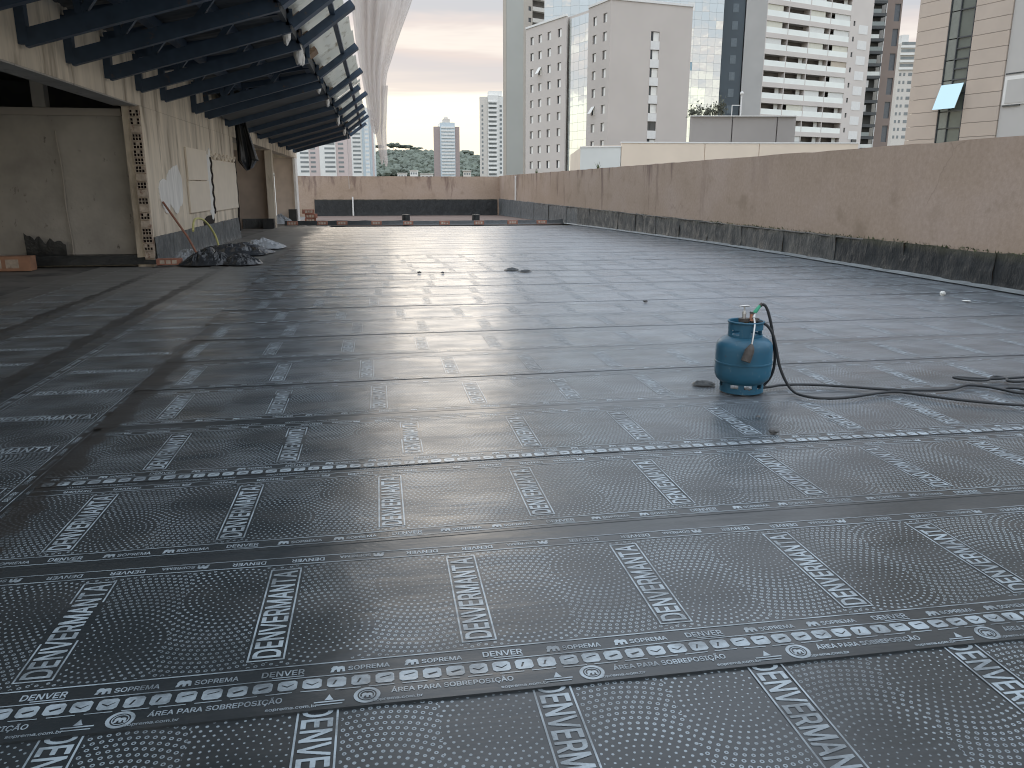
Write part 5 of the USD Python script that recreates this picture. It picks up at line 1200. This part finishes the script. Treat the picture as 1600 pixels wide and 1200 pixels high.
solo('membrane_offcut', MB().grid(np.array([[(-6.05 + 0.66 * t, 15.22 - 0.05 * math.sin(w * 2) - 0.03 * float(fb(np.array(t * 5), np.array(w * 3), 0, 3, 8)), 0.02 + w * (0.22 + 0.34 * float(fb(np.array(t * 4.0), np.array(3.0), 0, 4, 12)))) for t in np.linspace(0, 1, 30)] for w in np.linspace(0, 1, 7)])), bitumen, 'ragged black membrane offcut standing against the grey cross wall', 'offcut', smooth=True)
tarp = []
for w in np.linspace(0, 1, 30):
    z_ = 3.15 - 1.42 * w; wd = (0.30 + 0.36 * w) if w < 0.80 else (0.588 - 0.40 * (w - 0.80) / 0.20); o = 0.0 if w < 0.8 else 0.22 * (w - 0.8) / 0.2
    tarp.append([(XL + 0.06 + o + wd * t, 24.30 + (0.06 + 0.05 * w) * math.sin(t * 11 + w * 2.5) + 0.03 * math.sin(t * 25), z_ + 0.10 * t * (w > 0.8)) for t in np.linspace(0, 1, 36)])
solo('black_tarp', MB().grid(np.array(tarp)), black_plastic, 'black plastic tarp hanging in folds from the canopy beside the wall corner', 'tarp', smooth=True)
def chip(x, y, s, label, m=stone_grey, flat=0.5, name='pebble', cat='debris', seed=0, group=None):
    v = ico.vertices * (0.7 + 0.6 * np.random.default_rng(seed).random((len(ico.vertices), 1))) * np.array([s, s * 0.8, s * flat])
    return solo(name, (v + [x, y, pz(x, y) + 0.012 + s * flat * 0.6], ico.faces), m, label, cat, group)
chip(2.14, 3.95, 0.028, 'dark pebble on the membrane in front of the gas bottle', seed=1, flat=0.6)
chip(2.19, 4.24, 0.012, 'tiny dark crumb between the gas bottle and the dark pebble', seed=2)
chip(2.62, 4.18, 0.010, 'tiny dark crumb to the right of the pebble', seed=3)
chip(7.03, 9.02, 0.035, 'small white ball of paper near the right-hand wall', m=pale_scrap, flat=0.9, seed=4, name='paper_ball')
chip(6.92, 8.46, 0.05, 'flat pale scrap lying nearest the right-hand wall foot', m=pale_scrap, flat=0.15, seed=5, name='paper_scrap')
chip(0.62, 12.7, 0.03, 'left of two dark crumbs far out on the membrane', seed=6)
chip(0.98, 12.6, 0.03, 'right of two dark crumbs far out on the membrane', seed=7)
chip(3.1, 9.0, 0.03, 'dark crumb on the bright middle of the membrane', seed=8)
solo('torn_flap', crumple(2.19, 5.07, 0.085, 0.05, 0.016, 20, -0.4, 16), bitumen, 'small torn dark flap just left of the gas bottle', 'scrap', smooth=True)
bl = thing('membrane_blister', 'dark slit blister in the middle of the membrane far from the camera', 'blister', (2.13, 12.8, pz(2.13, 12.8)))
part(bl, 'raised_lip', crumple(2.13, 12.86, 0.13, 0.10, 0.022, 31, 0.1, 20), bitumen, smooth=True)
part(bl, 'second_lip', crumple(2.30, 12.6, 0.12, 0.05, 0.016, 33, 0.1, 16), bitumen, smooth=True)
# the line of bricks that holds the last sheet, and what stands on it
flapz = lambda x: pz(x, 34.3)
fl = []
for x in np.linspace(-3.8, 8.0, 150):
    o = float(fb(np.array(x * 2.0), np.array(1.0), 0, 4, 40)); y = 34.45 - 0.25 * math.sin(x * 0.5) + 0.05 * o
    fl.append([(x, y - 0.28, flapz(x) + 0.012), (x, y - 0.06, flapz(x) + 0.05 + 0.05 * o), (x, y, flapz(x) + 0.15 + 0.06 * o), (x, y + 0.10, flapz(x) + 0.14 + 0.05 * o), (x, y + 0.16, flapz(x) + 0.02)])
part(roof, 'upturned_membrane_end', MB().grid(np.array(fl)), bitumen, smooth=True)
for i, (x, lab) in enumerate(((-3.45, 'red brick at the far left end of the brick line, beside the stacked bricks'), (-2.25, 'second red brick from the left in the far brick line'), (-1.45, 'third red brick from the left in the far brick line'), (-0.05, 'fourth red brick from the left in the far brick line'), (1.25, 'fifth brick from the left in the far brick line, below the first dark lump'), (2.75, 'sixth red brick from the left in the far brick line'), (4.2, 'seventh brick from the left in the far brick line, below the second dark lump'), (5.65, 'second red brick from the right-hand end of the far brick line'), (6.95, 'red brick nearest the right-hand wall in the far brick line'))):
    brick((x, 34.05 - 0.25 * math.sin(x * 0.5), flapz(x) + 0.03), (0.42, 0.2, 0.15), 0.06 * math.sin(i * 3), lab)
for i, (dx, z_, rz, lab) in enumerate(((0.0, 0.0, 0.1, 'bottom brick of the small red stack near the last bay'), (0.05, 0.20, -0.2, 'middle brick of the small red stack near the last bay'), (-0.08, 0.40, 0.3, 'top brick of the small red stack near the last bay'))):
    brick((-3.1 + dx, 39.0, slope(39.0) + 0.0 + z_), (0.50, 0.3, 0.195), rz, lab)
for x, lab in ((1.2, 'left of two dark lumps standing on the far brick line'), (4.2, 'right of two dark lumps standing on the far brick line')):
    solo('rolled_offcut', MB().tube([(x, 34.9, flapz(x) + 0.02), (x, 34.9, flapz(x) + 0.40)], 0.17, 12), bitumen, lab, 'offcut', smooth=40)
for x0, x1, lab in ((-2.4, 1.0, 'long pale board on the ground behind the left part of the far brick line'), (1.5, 4.0, 'shorter pale board on the ground behind the right part of the far brick line')):
    solo('timber_board', MB().box((x0, 35.3, slope(35.3) - 0.02), (x1, 35.45, slope(35.3) + 0.13)), pale_scrap, lab, 'board')
